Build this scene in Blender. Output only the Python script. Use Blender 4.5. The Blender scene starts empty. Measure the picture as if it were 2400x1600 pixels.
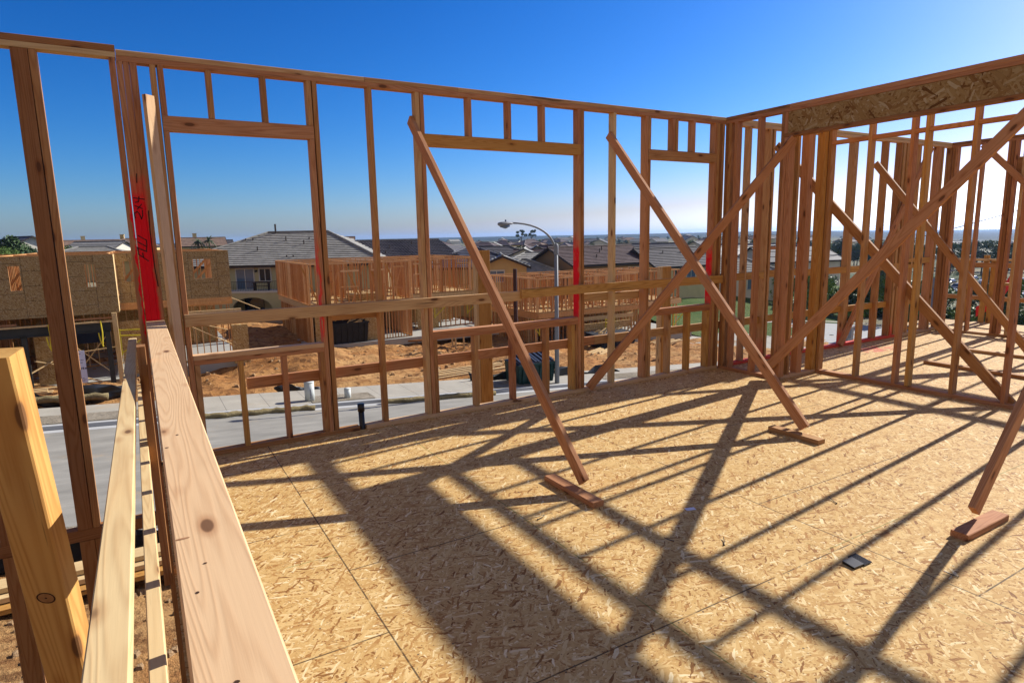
import bpy, bmesh, math, random
from mathutils import Vector, Matrix, noise as mnoise
random.seed(7)
R = math.radians
sc = bpy.context.scene
COL = sc.collection

# ------------------------------------------------------------------ helpers
def link(o):
    COL.objects.link(o); return o

class MB:
    """collects boxes, bars, tubes and quads into one mesh"""
    def __init__(s): s.v=[]; s.f=[]
    def quad(s,*p):
        n=len(s.v); s.v+= [tuple(q) for q in p]; s.f.append(tuple(range(n,n+len(p))))
    def hexa(s,c):
        n=len(s.v); s.v+=[tuple(q) for q in c]
        for f in ((0,3,2,1),(4,5,6,7),(0,1,5,4),(1,2,6,5),(2,3,7,6),(3,0,4,7)): s.f.append(tuple(n+i for i in f))
    def box(s,x0,x1,y0,y1,z0,z1):
        s.hexa([(x0,y0,z0),(x1,y0,z0),(x1,y1,z0),(x0,y1,z0),(x0,y0,z1),(x1,y0,z1),(x1,y1,z1),(x0,y1,z1)]); return s
    def bar(s,p0,p1,w,h,up=(0,0,1)):
        p0=Vector(p0);p1=Vector(p1);a=(p1-p0).normalized();u=Vector(up)
        if abs(a.dot(u))>.99: u=Vector((0,1,0))
        x=a.cross(u).normalized();u=x.cross(a)
        c=[]
        for p in (p0,p1):
            for i,j in ((-1,-1),(1,-1),(1,1),(-1,1)): c.append(p+x*(i*w/2)+u*(j*h/2))
        s.hexa(c); return s
    def tube(s,pts,r,n=8,cap=True):
        rr=r if isinstance(r,(list,tuple)) else [r]*len(pts)
        pts=[Vector(p) for p in pts]; base=len(s.v)
        for i,p in enumerate(pts):
            a=(pts[min(i+1,len(pts)-1)]-pts[max(i-1,0)]).normalized()
            ref=Vector((0,0,1)) if abs(a.z)<.9 else Vector((1,0,0))
            x=a.cross(ref).normalized();y=x.cross(a)
            for k in range(n):
                t=2*math.pi*k/n; s.v.append(tuple(p+(x*math.cos(t)+y*math.sin(t))*rr[i]))
        for i in range(len(pts)-1):
            for k in range(n):
                a=base+i*n+k;b=base+i*n+(k+1)%n; s.f.append((a,b,b+n,a+n))
        if cap:
            s.f.append(tuple(base+k for k in range(n))[::-1]); s.f.append(tuple(base+(len(pts)-1)*n+k for k in range(n)))
        return s
    def build(s,name,mat,parent=None,smooth=False,bevel=0):
        me=bpy.data.meshes.new(name); me.from_pydata(s.v,[],s.f); me.update()
        bm=bmesh.new(); bm.from_mesh(me); bmesh.ops.recalc_face_normals(bm,faces=bm.faces)
        if bevel: bmesh.ops.bevel(bm,geom=list(bm.edges),offset=bevel,segments=1,affect='EDGES')
        bm.to_mesh(me); bm.free()
        if smooth:
            for p in me.polygons: p.use_smooth=True
        me.materials.append(mat)
        o=link(bpy.data.objects.new(name,me))
        if parent is not None: adopt(o,parent)
        return o

def adopt(o,parent):
    o.parent=parent; o.matrix_parent_inverse=Matrix.Translation(-root_loc(parent))
def root_loc(p):
    v=Vector(p.location)
    return v
def tag(o,label=None,cat=None,group=None,kind=None):
    if label: o['label']=label
    if cat: o['category']=cat
    if group: o['group']=group
    if kind: o['kind']=kind
    return o
def empty(name,loc,label,cat,group=None):
    o=link(bpy.data.objects.new(name,None)); o.location=loc; o.empty_display_size=.2
    return tag(o,label,cat,group)

_rb=random.Random(99)
def board(name,p0,p1,w,t,side,mat,parent=None,bevel=.0025):
    """a piece of lumber: axis p0-p1, thickness t along 'side', width w across; local Z is the grain"""
    p0=Vector(p0);p1=Vector(p1);L=(p1-p0).length;a=(p1-p0)/L
    s=Vector(side); s=(s-a*s.dot(a)).normalized(); u=a.cross(s)
    me=bpy.data.meshes.new(name); e_=bevel; hx,hy=t/2,w/2; bw=_rb.gauss(0,.0009)*min(L,3.)*(L>1.2); bh=_rb.gauss(0,.0006)*min(L,3.)*(L>1.2)
    if name=='cap_plank': bw=bh=0
    ring=[(-hx,-hy+e_),(-hx+e_,-hy),(hx-e_,-hy),(hx,-hy+e_),(hx,hy-e_),(hx-e_,hy),(-hx+e_,hy),(-hx,hy-e_)] if e_ else [(-hx,-hy),(hx,-hy),(hx,hy),(-hx,hy)]
    n_=len(ring); K=4 if L>1.2 else 1; vv=[];ff=[]
    for k in range(K+1):
        z=-.5+k/K; q=1-4*z*z
        vv+=[(x+bw*q,y+bh*q,z*L) for x,y in ring]
    for k in range(K):
        for c in range(n_): ff.append((k*n_+c,k*n_+(c+1)%n_,(k+1)*n_+(c+1)%n_,(k+1)*n_+c))
    ff.append(tuple(range(n_))[::-1]); ff.append(tuple(range(K*n_,K*n_+n_)))
    me.from_pydata(vv,[],ff); me.update(); me.materials.append(mat)
    o=link(bpy.data.objects.new(name,me))
    m=Matrix((( s.x,u.x,a.x,0),(s.y,u.y,a.y,0),(s.z,u.z,a.z,0),(0,0,0,1)))
    m.translation=(p0+p1)/2
    if parent is not None:
        o.parent=parent; m.translation=m.translation-Vector(parent.location)
    o.matrix_basis=m
    return o
def bx(name,x0,x1,y0,y1,z0,z1,mat,parent=None,bevel=.0025):
    """axis-aligned lumber, grain along the longest side"""
    d=(x1-x0,y1-y0,z1-z0); k=d.index(max(d)); c=((x0+x1)/2,(y0+y1)/2,(z0+z1)/2)
    a=list(c);b=list(c); a[k]=(x0,y0,z0)[k]; b[k]=(x1,y1,z1)[k]
    i=(k+1)%3; s=[0,0,0]; s[i]=1
    return board(name,a,b,d[(k+2)%3],d[i],s,mat,parent,bevel)

# ------------------------------------------------------------------ materials
def new_mat(name):
    m=bpy.data.materials.new(name); m.use_nodes=True; nt=m.node_tree
    b=nt.nodes['Principled BSDF']; b.inputs['Roughness'].default_value=.7
    b.inputs['Specular IOR Level'].default_value=.25
    return m,nt,b
def N(nt,t,**k):
    n=nt.nodes.new(t)
    for a,v in k.items():
        if a.startswith('i_'): n.inputs[a[2:].replace('_',' ')].default_value=v
        else: setattr(n,a,v)
    return n
def math_(nt,op,a,b=None,clamp=False):
    n=N(nt,'ShaderNodeMath',operation=op,use_clamp=clamp)
    for i,x in enumerate((a,b)):
        if x is None: continue
        if isinstance(x,(int,float)): n.inputs[i].default_value=x
        else: nt.links.new(x,n.inputs[i])
    return n.outputs[0]
def mix(nt,fac,a,b,blend='MIX'):
    n=N(nt,'ShaderNodeMix',data_type='RGBA',blend_type=blend)
    for s,x in ((n.inputs['Factor'],fac),(n.inputs[6],a),(n.inputs[7],b)):
        if isinstance(x,(int,float)): s.default_value=x
        elif isinstance(x,tuple): s.default_value=x if len(x)==4 else x+(1,)
        else: nt.links.new(x,s)
    return n.outputs[2]
def ramp(nt,fac,stops,interp='LINEAR'):
    n=N(nt,'ShaderNodeValToRGB'); cr=n.color_ramp; cr.interpolation=interp
    while len(cr.elements)<len(stops): cr.elements.new(.5)
    for e,(p,c) in zip(cr.elements,stops):
        e.position=p; e.color=c if len(c)==4 else tuple(c)+(1,)
    nt.links.new(fac,n.inputs[0]); return n.outputs[0]
def smooth(nt,x,a,b):
    n=N(nt,'ShaderNodeMapRange',interpolation_type='SMOOTHSTEP')
    n.inputs['From Min'].default_value=a; n.inputs['From Max'].default_value=b
    nt.links.new(x,n.inputs[0]); return n.outputs[0]
def noise(nt,vec,scale,detail=3,rough=.55,dist=0):
    n=N(nt,'ShaderNodeTexNoise'); n.inputs['Scale'].default_value=scale; n.inputs['Detail'].default_value=detail
    n.inputs['Roughness'].default_value=rough; n.inputs['Distortion'].default_value=dist
    if vec is not None: nt.links.new(vec,n.inputs['Vector'])
    return n
def mapping(nt,vec,scale=(1,1,1),rot=(0,0,0),loc=(0,0,0)):
    n=N(nt,'ShaderNodeMapping'); n.inputs['Scale'].default_value=scale; n.inputs['Rotation'].default_value=rot
    n.inputs['Location'].default_value=loc; nt.links.new(vec,n.inputs[0]); return n.outputs[0]
def bump(nt,b,h,strength=.3,dist=.01):
    n=N(nt,'ShaderNodeBump'); n.inputs['Strength'].default_value=strength; n.inputs['Distance'].default_value=dist
    nt.links.new(h,n.inputs['Height']); nt.links.new(n.outputs[0],b.inputs['Normal'])

def flat(name,c,rough=.7,var=.12,scale=3,metal=0,spec=.25):
    m,nt,b=new_mat(name); tc=N(nt,'ShaderNodeTexCoord')
    n=noise(nt,tc.outputs['Object'],scale,4)
    lo=tuple(x*(1-var) for x in c); hi=tuple(min(1,x*(1+var)) for x in c)
    nt.links.new(ramp(nt,n.outputs[0],[(.3,lo),(.7,hi)]),b.inputs['Base Color'])
    b.inputs['Roughness'].default_value=rough; b.inputs['Metallic'].default_value=metal; b.inputs['Specular IOR Level'].default_value=spec
    return m

PALS={'fir':[(0,(.34,.165,.066)),(.2,(.47,.25,.098)),(.42,(.55,.325,.14)),(.6,(.42,.215,.085)),(.8,(.63,.43,.215)),(.9,(.50,.27,.105)),(1,(.38,.18,.07))],
      'pink':[(0,(.61,.405,.225)),(1,(.65,.445,.25))],
      'pale':[(0,(.61,.44,.215)),(1,(.65,.48,.25))],
      'gold':[(0,(.50,.265,.07)),(1,(.55,.32,.10))],
      'brown':[(0,(.29,.135,.055)),(1,(.36,.18,.07))],
      'red':[(0,(.43,.195,.092)),(.5,(.53,.275,.135)),(1,(.49,.24,.115))],
      'far':[(0,(.46,.20,.07)),(.35,(.58,.29,.11)),(.7,(.66,.37,.15)),(1,(.78,.54,.29))]}
def wood(name,pal,island=False,stain=.45,knots=True,red=None,grain=1,con=.8):
    m,nt,b=new_mat(name); tc=N(nt,'ShaderNodeTexCoord')
    if island: rnd=N(nt,'ShaderNodeNewGeometry').outputs['Random Per Island']
    else: rnd=N(nt,'ShaderNodeObjectInfo').outputs['Random']
    off=N(nt,'ShaderNodeCombineXYZ')
    for i,k in enumerate((37.,91.,53.)): nt.links.new(math_(nt,'MULTIPLY',rnd,k),off.inputs[i])
    add=N(nt,'ShaderNodeVectorMath',operation='ADD'); nt.links.new(tc.outputs['Object'],add.inputs[0]); nt.links.new(off.outputs[0],add.inputs[1])
    v=add.outputs[0]
    if island: v=mapping(nt,v,(1,1,1))
    base=ramp(nt,rnd,PALS[pal])
    # growth rings: warped cylinders along the grain
    big=noise(nt,mapping(nt,v,(7,7,.38)),1.0,2,.5,.35)
    rings=math_(nt,'SINE',math_(nt,'MULTIPLY',big.outputs[0],150*grain))
    rings=math_(nt,'MULTIPLY_ADD',rings,.5); rings.node.inputs[2].default_value=.5
    rings=math_(nt,'POWER',rings,2.2)
    blot=noise(nt,mapping(nt,v,(11,11,1.6)),1,4,.65)
    fine=noise(nt,mapping(nt,v,(160,160,4)),1,3,.6)
    g=math_(nt,'MULTIPLY',rings,fine.outputs[0])
    c=mix(nt,math_(nt,'MULTIPLY',g,1.1*con,True),base,mix(nt,1.,base,(.60,.43,.32),'MULTIPLY'))
    c=mix(nt,math_(nt,'MULTIPLY',smooth(nt,blot.outputs[0],.38,.68),.5*con),c,mix(nt,1.,c,(.74,.62,.52),'MULTIPLY'))
    if knots:
        vo=N(nt,'ShaderNodeTexVoronoi',voronoi_dimensions='3D'); vo.inputs['Scale'].default_value=1
        nt.links.new(mapping(nt,v,(8.5,8.5,3.0)),vo.inputs['Vector'])
        d=vo.outputs['Distance']
        halo=smooth(nt,d,.24,.08)
        core=smooth(nt,d,.125,.085)
        c=mix(nt,math_(nt,'MULTIPLY',halo,.55),c,mix(nt,1.,base,(.5,.3,.2),'MULTIPLY'))
        c=mix(nt,math_(nt,'MULTIPLY',core,.8),c,(.10,.045,.022))
    if knots:
        gk=noise(nt,mapping(nt,v,(26,26,1.1)),1,4,.7); gg=smooth(nt,rnd,.55,.8)
        c=mix(nt,math_(nt,'MULTIPLY',math_(nt,'MULTIPLY',smooth(nt,gk.outputs[0],.60,.68),gg),.75),c,(.07,.040,.022))
    st=noise(nt,mapping(nt,v,(3,3,.9)),1,4,.6)
    c=mix(nt,math_(nt,'MULTIPLY',smooth(nt,st.outputs[0],.56,.74),stain),c,mix(nt,1.,c,(.42,.34,.30),'MULTIPLY'))
    if red:
        z0,z1,x0,x1=red[:4]; rs=red[4] if len(red)>4 else 1.45
        p=N(nt,'ShaderNodeNewGeometry'); sx=N(nt,'ShaderNodeSeparateXYZ'); nt.links.new(p.outputs['Position'],sx.inputs[0])
        wob=noise(nt,p.outputs['Position'],9,3)
        w=math_(nt,'MULTIPLY_ADD',wob.outputs[0],.22); w.node.inputs[2].default_value=-.11
        zz=math_(nt,'ADD',sx.outputs[2],w)
        k=math_(nt,'MULTIPLY',smooth(nt,zz,z0-.08,z0+.1),smooth(nt,zz,z1+.22,z1-.15))
        xx=math_(nt,'ADD',sx.outputs[0],math_(nt,'MULTIPLY',w,.25))
        k=math_(nt,'MULTIPLY',k,math_(nt,'MULTIPLY',smooth(nt,xx,x0-.006,x0+.006),smooth(nt,xx,x1+.02,x1-.02)))
        k=math_(nt,'MULTIPLY',k,math_(nt,'ADD',math_(nt,'MULTIPLY',fine.outputs[0],.4),rs-.3)); k.node.use_clamp=True
        k.node.use_clamp=True
        c=mix(nt,k,c,(.80,.012,.022))
    nt.links.new(c,b.inputs['Base Color']); b.inputs['Roughness'].default_value=.75; b.inputs['Specular IOR Level'].default_value=.12
    bump(nt,b,math_(nt,'ADD',fine.outputs[0],rings),.12,.002)
    return m

FIR=wood('fir_lumber','fir'); PINK=wood('weathered_pink_lumber','pink',stain=.2,grain=1.3,con=.42); PALE=wood('pale_lumber','pale',stain=.15,con=.5)
GOLD=wood('golden_lumber','gold',stain=.2); BROWN=wood('brown_lumber','brown'); REDW=wood('reddish_lumber','red',stain=.3)
FAR=wood('framing_lumber','far',island=True,knots=False,stain=.2)
FARP=wood('pale_framing_lumber','pale',island=True,knots=False,stain=.1)

def osb(name,scale=1.,seams=None,tone=1.,near=True,axis=None,lines=False,grey=0):
    """oriented strand board: layers of long flakes laid at random angles"""
    m,nt,b=new_mat(name); tc=N(nt,'ShaderNodeTexCoord'); v=tc.outputs['Object']
    if axis:
        s0=N(nt,'ShaderNodeSeparateXYZ'); nt.links.new(v,s0.inputs[0]); c0=N(nt,'ShaderNodeCombineXYZ')
        nt.links.new(s0.outputs[0 if axis=='xz' else 1],c0.inputs[0]); nt.links.new(s0.outputs[2],c0.inputs[1]); v=c0.outputs[0]
    sx=N(nt,'ShaderNodeSeparateXYZ'); nt.links.new(v,sx.inputs[0])
    flatv=N(nt,'ShaderNodeCombineXYZ'); nt.links.new(sx.outputs[0],flatv.inputs[0]); nt.links.new(sx.outputs[1],flatv.inputs[1])
    warp=noise(nt,flatv.outputs[0],18*scale,2); wv=N(nt,'ShaderNodeVectorMath',operation='MULTIPLY_ADD')
    nt.links.new(warp.outputs[1],wv.inputs[0]); wv.inputs[1].default_value=(.02,.02,0); nt.links.new(flatv.outputs[0],wv.inputs[2])
    pal=[(0,(.20,.085,.025)),(.07,(.37,.18,.055)),(.28,(.51,.31,.11)),(.7,(.60,.395,.155)),(.93,(.67,.48,.22)),(1,(.80,.65,.38))]
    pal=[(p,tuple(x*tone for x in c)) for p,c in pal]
    col=None; hgt=None
    specs=[(10,20,110,0,.0),(-25,16,85,3.1,.50),(38,17,95,7.7,.55),(-8,13,75,12.3,.58),(72,16,90,21.9,.72),(-58,14,80,31.4,.72),(22,10,60,44.1,.80),(-40,11,48,51.7,.86)]
    if not near: specs=[specs[0],specs[1],specs[2],specs[4]]
    for i,(ang,sl,sw,o,th) in enumerate(specs):
        mv=mapping(nt,wv.outputs[0],(sl*scale,sw*scale,1),(0,0,0),(o,o*1.7,0))
        # rotate first, then stretch
        rot=mapping(nt,wv.outputs[0],(1,1,1),(0,0,R(ang)))
        nt.links.new(rot,mv.node.inputs[0])
        vo=N(nt,'ShaderNodeTexVoronoi',voronoi_dimensions='2D',distance='CHEBYCHEV'); vo.inputs['Scale'].default_value=1; vo.inputs['Randomness'].default_value=.9
        nt.links.new(mv,vo.inputs['Vector'])
        cs=N(nt,'ShaderNodeSeparateColor'); nt.links.new(vo.outputs['Color'],cs.inputs[0])
        gr=noise(nt,mapping(nt,rot,(26*scale,380*scale,1)),1,2)
        t=math_(nt,'MULTIPLY_ADD',gr.outputs[0],.34); nt.links.new(cs.outputs[1],t.node.inputs[2])
        t=math_(nt,'SUBTRACT',t,.17)
        c=ramp(nt,t,pal)
        edge=smooth(nt,vo.outputs['Distance'],.46,.62)
        c=mix(nt,math_(nt,'MULTIPLY',edge,.35),c,mix(nt,1.,c,(.45,.35,.28),'MULTIPLY'))
        if col is None: col=c; hgt=cs.outputs[2]
        else:
            k=math_(nt,'MULTIPLY',smooth(nt,cs.outputs[0],th,th+.01),smooth(nt,vo.outputs['Distance'],.62,.56))
            col=mix(nt,k,col,c)
            h=N(nt,'ShaderNodeMix'); nt.links.new(k,h.inputs[0]); nt.links.new(hgt,h.inputs[2]); nt.links.new(math_(nt,'ADD',cs.outputs[2],.3),h.inputs[3]); hgt=h.outputs[0]
    big=noise(nt,flatv.outputs[0],1.3,4)
    col=mix(nt,math_(nt,'MULTIPLY',smooth(nt,big.outputs[0],.5,.75),.25),col,mix(nt,1.,col,(.78,.70,.62),'MULTIPLY'))
    if near:
        sp=N(nt,'ShaderNodeTexVoronoi',voronoi_dimensions='2D'); sp.inputs['Scale'].default_value=26; nt.links.new(flatv.outputs[0],sp.inputs['Vector'])
        sc_=N(nt,'ShaderNodeSeparateColor'); nt.links.new(sp.outputs['Color'],sc_.inputs[0])
        k=math_(nt,'MULTIPLY',smooth(nt,sp.outputs['Distance'],.10,.06),smooth(nt,sc_.outputs[0],.62,.64))
        col=mix(nt,math_(nt,'MULTIPLY',k,.7),col,(.10,.055,.03))
    if seams:
        W,Hh,ox,oy,wd=seams
        fx=math_(nt,'ABSOLUTE',math_(nt,'SUBTRACT',math_(nt,'FRACT',math_(nt,'DIVIDE',math_(nt,'SUBTRACT',sx.outputs[0],ox),W)),.5))
        row=math_(nt,'FLOOR',math_(nt,'DIVIDE',math_(nt,'SUBTRACT',sx.outputs[0],ox-W/2),W))
        yy=math_(nt,'ADD',math_(nt,'SUBTRACT',sx.outputs[1],oy),math_(nt,'MULTIPLY',row,Hh*.5))
        fy=math_(nt,'ABSOLUTE',math_(nt,'SUBTRACT',math_(nt,'FRACT',math_(nt,'DIVIDE',yy,Hh)),.5))
        br=noise(nt,flatv.outputs[0],9,3)
        amt=smooth(nt,br.outputs[0],.30,.5)
        ln=math_(nt,'MAXIMUM',smooth(nt,fx,wd*.75/W*1.,wd*.35/W),smooth(nt,fy,wd*.75/Hh,wd*.35/Hh))
        wn=N(nt,'ShaderNodeTexWhiteNoise',noise_dimensions='2D'); cv=N(nt,'ShaderNodeCombineXYZ'); nt.links.new(row,cv.inputs[0]); nt.links.new(math_(nt,'FLOOR',math_(nt,'ADD',math_(nt,'DIVIDE',yy,Hh),.0)),cv.inputs[1]); nt.links.new(cv.outputs[0],wn.inputs['Vector'])
        col=mix(nt,math_(nt,'MULTIPLY',wn.outputs[0],.22),col,mix(nt,1.,col,(.78,.74,.66),'MULTIPLY'))
        col=mix(nt,math_(nt,'MULTIPLY',ln,math_(nt,'MULTIPLY',amt,.85)),col,(.05,.032,.02))
        # rows of nail heads along the joists
        if lines:
            jx=math_(nt,'MULTIPLY',math_(nt,'SUBTRACT',math_(nt,'FRACT',math_(nt,'DIVIDE',sx.outputs[1],.406)),.5),.406)
            jy=math_(nt,'MULTIPLY',math_(nt,'SUBTRACT',math_(nt,'FRACT',math_(nt,'DIVIDE',sx.outputs[0],.152)),.5),.152)
            jw=noise(nt,flatv.outputs[0],6,1)
            jx=math_(nt,'ADD',jx,math_(nt,'MULTIPLY',math_(nt,'SUBTRACT',jw.outputs[0],.5),.05))
            rr0=math_(nt,'ADD',math_(nt,'MULTIPLY',jx,jx),math_(nt,'MULTIPLY',jy,jy))
            col=mix(nt,math_(nt,'MULTIPLY',smooth(nt,rr0,.00004,.000015),.8),col,(.08,.06,.05))
    if lines:
        # green layout chalk snapped on the deck
        br=noise(nt,mapping(nt,flatv.outputs[0],(3,3,1)),2.2,3)
        def ln(s,p,w,k=.6):
            return math_(nt,'MULTIPLY',smooth(nt,math_(nt,'ABSOLUTE',math_(nt,'SUBTRACT',s,p)),w,w*.3),math_(nt,'MULTIPLY',smooth(nt,br.outputs[0],.36,.52),k))
        a=ln(sx.outputs[0],1.872,.005); a2=ln(sx.outputs[0],3.02,.004,.4)
        b1=math_(nt,'MULTIPLY',ln(sx.outputs[1],3.265,.005),smooth(nt,sx.outputs[0],.80,.77))
        b2=math_(nt,'MULTIPLY',ln(sx.outputs[1],1.87,.005,.5),smooth(nt,sx.outputs[0],2.9,3.1))
        k=math_(nt,'MAXIMUM',math_(nt,'MAXIMUM',a,a2),math_(nt,'MAXIMUM',b1,b2))
        col=mix(nt,k,col,(.035,.12,.02))
        # red paint sprayed on the deck in the far room
        dx=math_(nt,'DIVIDE',math_(nt,'SUBTRACT',sx.outputs[0],9.1),.62); dy=math_(nt,'DIVIDE',math_(nt,'SUBTRACT',sx.outputs[1],5.0),.22)
        rr=math_(nt,'ADD',math_(nt,'MULTIPLY',dx,dx),math_(nt,'MULTIPLY',dy,dy))
        k=math_(nt,'MULTIPLY',smooth(nt,rr,1.,.2),smooth(nt,br.outputs[0],.42,.6))
        col=mix(nt,math_(nt,'MULTIPLY',k,.75),col,(.55,.05,.05))
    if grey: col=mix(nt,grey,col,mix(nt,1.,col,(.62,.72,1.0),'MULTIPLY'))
    nt.links.new(col,b.inputs['Base Color']); b.inputs['Roughness'].default_value=.75; b.inputs['Specular IOR Level'].default_value=.12
    if near: bump(nt,b,hgt,.25,.003)
    return m
OSBF=osb('osb_floor',1.28,seams=(2.44,1.22,.785-1.22,.62,.007),tone=1.0,lines=True)
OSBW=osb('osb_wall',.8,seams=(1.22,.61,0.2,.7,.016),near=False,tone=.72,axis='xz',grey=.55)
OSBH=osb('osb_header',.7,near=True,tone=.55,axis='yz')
OSBP=osb('osb_panel',.5,near=False,tone=.8,axis='xz')

def dirt(name,c1,c2,c3,rough=.95):
    m,nt,b=new_mat(name); tc=N(nt,'ShaderNodeTexCoord'); v=tc.outputs['Object']
    a=noise(nt,v,.35,5,.6); d=noise(nt,v,5,8,.7); f=noise(nt,v,30,4,.7)
    c=mix(nt,smooth(nt,a.outputs[0],.35,.65),c1,c2)
    c=mix(nt,math_(nt,'MULTIPLY',smooth(nt,d.outputs[0],.52,.7),.6),c,c3)
    c=mix(nt,.35,c,mix(nt,1.,c,ramp(nt,f.outputs[0],[(.3,(.5,.5,.5)),(.7,(1,1,1))]),'MULTIPLY'))
    nt.links.new(c,b.inputs['Base Color']); b.inputs['Roughness'].default_value=rough; b.inputs['Specular IOR Level'].default_value=.1
    h=math_(nt,'ADD',d.outputs[0],math_(nt,'MULTIPLY',f.outputs[0],.4)); bump(nt,b,h,1.,.12)
    return m
def ground_mat():
    m,nt,b=new_mat('ground'); tc=N(nt,'ShaderNodeTexCoord'); v=tc.outputs['Object']
    sx=N(nt,'ShaderNodeSeparateXYZ'); nt.links.new(v,sx.inputs[0])
    a=noise(nt,v,.30,5,.6); d=noise(nt,v,3.2,8,.7); f=noise(nt,v,26,4,.7)
    c=mix(nt,smooth(nt,a.outputs[0],.35,.65),(.46,.215,.07),(.52,.30,.12))
    d2=noise(nt,mapping(nt,v,(1,2.2,1)),.9,6,.7)
    c=mix(nt,math_(nt,'MULTIPLY',smooth(nt,d2.outputs[0],.46,.62),.7),c,(.25,.105,.035))
    c=mix(nt,math_(nt,'MULTIPLY',smooth(nt,d.outputs[0],.50,.62),.8),c,(.15,.065,.025))
    c=mix(nt,.4,c,mix(nt,1.,c,ramp(nt,f.outputs[0],[(.3,(.45,.45,.45)),(.7,(1,1,1))]),'MULTIPLY'))
    # beyond the building site: scrub, gardens and dry ground
    g1=noise(nt,v,.035,6,.65); g2=noise(nt,v,.4,4)
    far=mix(nt,smooth(nt,g1.outputs[0],.4,.6),(.06,.085,.035),(.22,.19,.12))
    far=mix(nt,smooth(nt,g2.outputs[0],.55,.7),far,(.05,.07,.03))
    w=math_(nt,'ADD',sx.outputs[1],math_(nt,'MULTIPLY',g2.outputs[0],4))
    k=math_(nt,'MAXIMUM',smooth(nt,w,61,64),smooth(nt,sx.outputs[0],56,62))
    c=mix(nt,k,c,far)
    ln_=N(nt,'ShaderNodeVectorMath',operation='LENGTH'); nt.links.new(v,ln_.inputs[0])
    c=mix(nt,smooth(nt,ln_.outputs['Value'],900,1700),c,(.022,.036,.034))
    nt.links.new(c,b.inputs['Base Color']); b.inputs['Roughness'].default_value=.95; b.inputs['Specular IOR Level'].default_value=.1
    h=math_(nt,'ADD',d.outputs[0],math_(nt,'MULTIPLY',f.outputs[0],.35)); bump(nt,b,h,1.,.14)
    return m
def concrete(name,c,var=.14,joint=None,streak=True):
    m,nt,b=new_mat(name); tc=N(nt,'ShaderNodeTexCoord'); v=tc.outputs['Object']
    a=noise(nt,mapping(nt,v,(.5,1.6,1)) if streak else v,1.1,6,.6); f=noise(nt,v,40,3)
    lo=tuple(x*(1-var) for x in c); hi=tuple(x*(1+var) for x in c)
    col=ramp(nt,a.outputs[0],[(.3,lo),(.55,c),(.75,hi)])
    col=mix(nt,.25,col,mix(nt,1.,col,ramp(nt,f.outputs[0],[(.3,(.7,.7,.7)),(.7,(1,1,1))]),'MULTIPLY'))
    st=noise(nt,v,.5,5,.7); col=mix(nt,math_(nt,'MULTIPLY',smooth(nt,st.outputs[0],.56,.72),.5),col,(.36,.27,.17))
    if joint:
        sx=N(nt,'ShaderNodeSeparateXYZ'); nt.links.new(v,sx.inputs[0])
        fx=math_(nt,'ABSOLUTE',math_(nt,'SUBTRACT',math_(nt,'FRACT',math_(nt,'DIVIDE',sx.outputs[0],joint)),.5))
        col=mix(nt,math_(nt,'MULTIPLY',smooth(nt,fx,.018/joint,.006/joint),.7),col,(.10,.09,.08))
    nt.links.new(col,b.inputs['Base Color']); b.inputs['Roughness'].default_value=.85
    bump(nt,b,f.outputs[0],.15,.01)
    return m
GROUND=ground_mat()
ROAD=concrete('road_surface',(.27,.255,.22),.25); WALK=concrete('sidewalk_concrete',(.36,.33,.27),.14,joint=1.5,streak=False)
KERB=concrete('kerb_concrete',(.42,.42,.41),.1); SLAB=concrete('slab_concrete',(.36,.35,.31),.1); STUC=concrete('retaining_concrete',(.40,.38,.35),.08)
GRAVEL=dirt('gravel_soil',(.36,.31,.24),(.26,.22,.16),(.12,.11,.08))
STRAW=dirt('straw_wattle',(.34,.27,.14),(.28,.22,.11),(.16,.12,.06))
STEEL=flat('dark_primed_steel',(.05,.05,.045),.7,.15,3,0,.1); GALV=flat('galvanised_steel',(.19,.205,.23),.6,.15,30,0,.3)
BLACK=flat('black_plastic',(.012,.012,.013),.35,.2,3,0,.5); FABRIC=flat('black_silt_fabric',(.016,.017,.020),.55,.3,6)
YEL=flat('yellow_paint',(.62,.50,.03),.5); REDP=flat('red_banner',(.55,.012,.03),.5); WHITE=flat('white_board',(.62,.63,.74),.6,.04)
PIPEW=flat('pale_pipe_plastic',(.52,.55,.52),.45,.06); INK=flat('black_marker',(.006,.006,.008),.6,.05)
GREENB=flat('dark_green_steel',(.012,.045,.042),.5,.3,4); GREYT=flat('grey_text',(.12,.12,.16),.7)
NAILM=flat('nail_steel',(.07,.065,.06),.4,.1,10,.6)
def glass(name,c=(.02,.025,.03)):
    m,nt,b=new_mat(name); b.inputs['Base Color'].default_value=c+(1,); b.inputs['Roughness'].default_value=.06; b.inputs['Specular IOR Level'].default_value=.6; return m
GLASS=glass('window_glass'); GLASSB=glass('blue_window_glass',(.10,.16,.24))

# ------------------------------------------------------------------ camera
cam=bpy.data.cameras.new('Camera'); co=link(bpy.data.objects.new('Camera',cam)); sc.camera=co
F,PI_,RO,YW=1472.6,R(9.5024),R(-1.1402),R(30.427)
fw=Vector((math.sin(YW)*math.cos(PI_),math.cos(YW)*math.cos(PI_),-math.sin(PI_))); r0=Vector((math.cos(YW),-math.sin(YW),0)); u0=r0.cross(fw)
rt=r0*math.cos(RO)+u0*math.sin(RO); up=u0*math.cos(RO)-r0*math.sin(RO)
m=Matrix(((rt.x,up.x,-fw.x,0),(rt.y,up.y,-fw.y,0),(rt.z,up.z,-fw.z,1.7),(0,0,0,1)))
co.matrix_world=m
cam.sensor_width=36; cam.sensor_fit='HORIZONTAL'; cam.lens=F/2400*36; cam.clip_end=20000; cam.clip_start=.05

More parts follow.
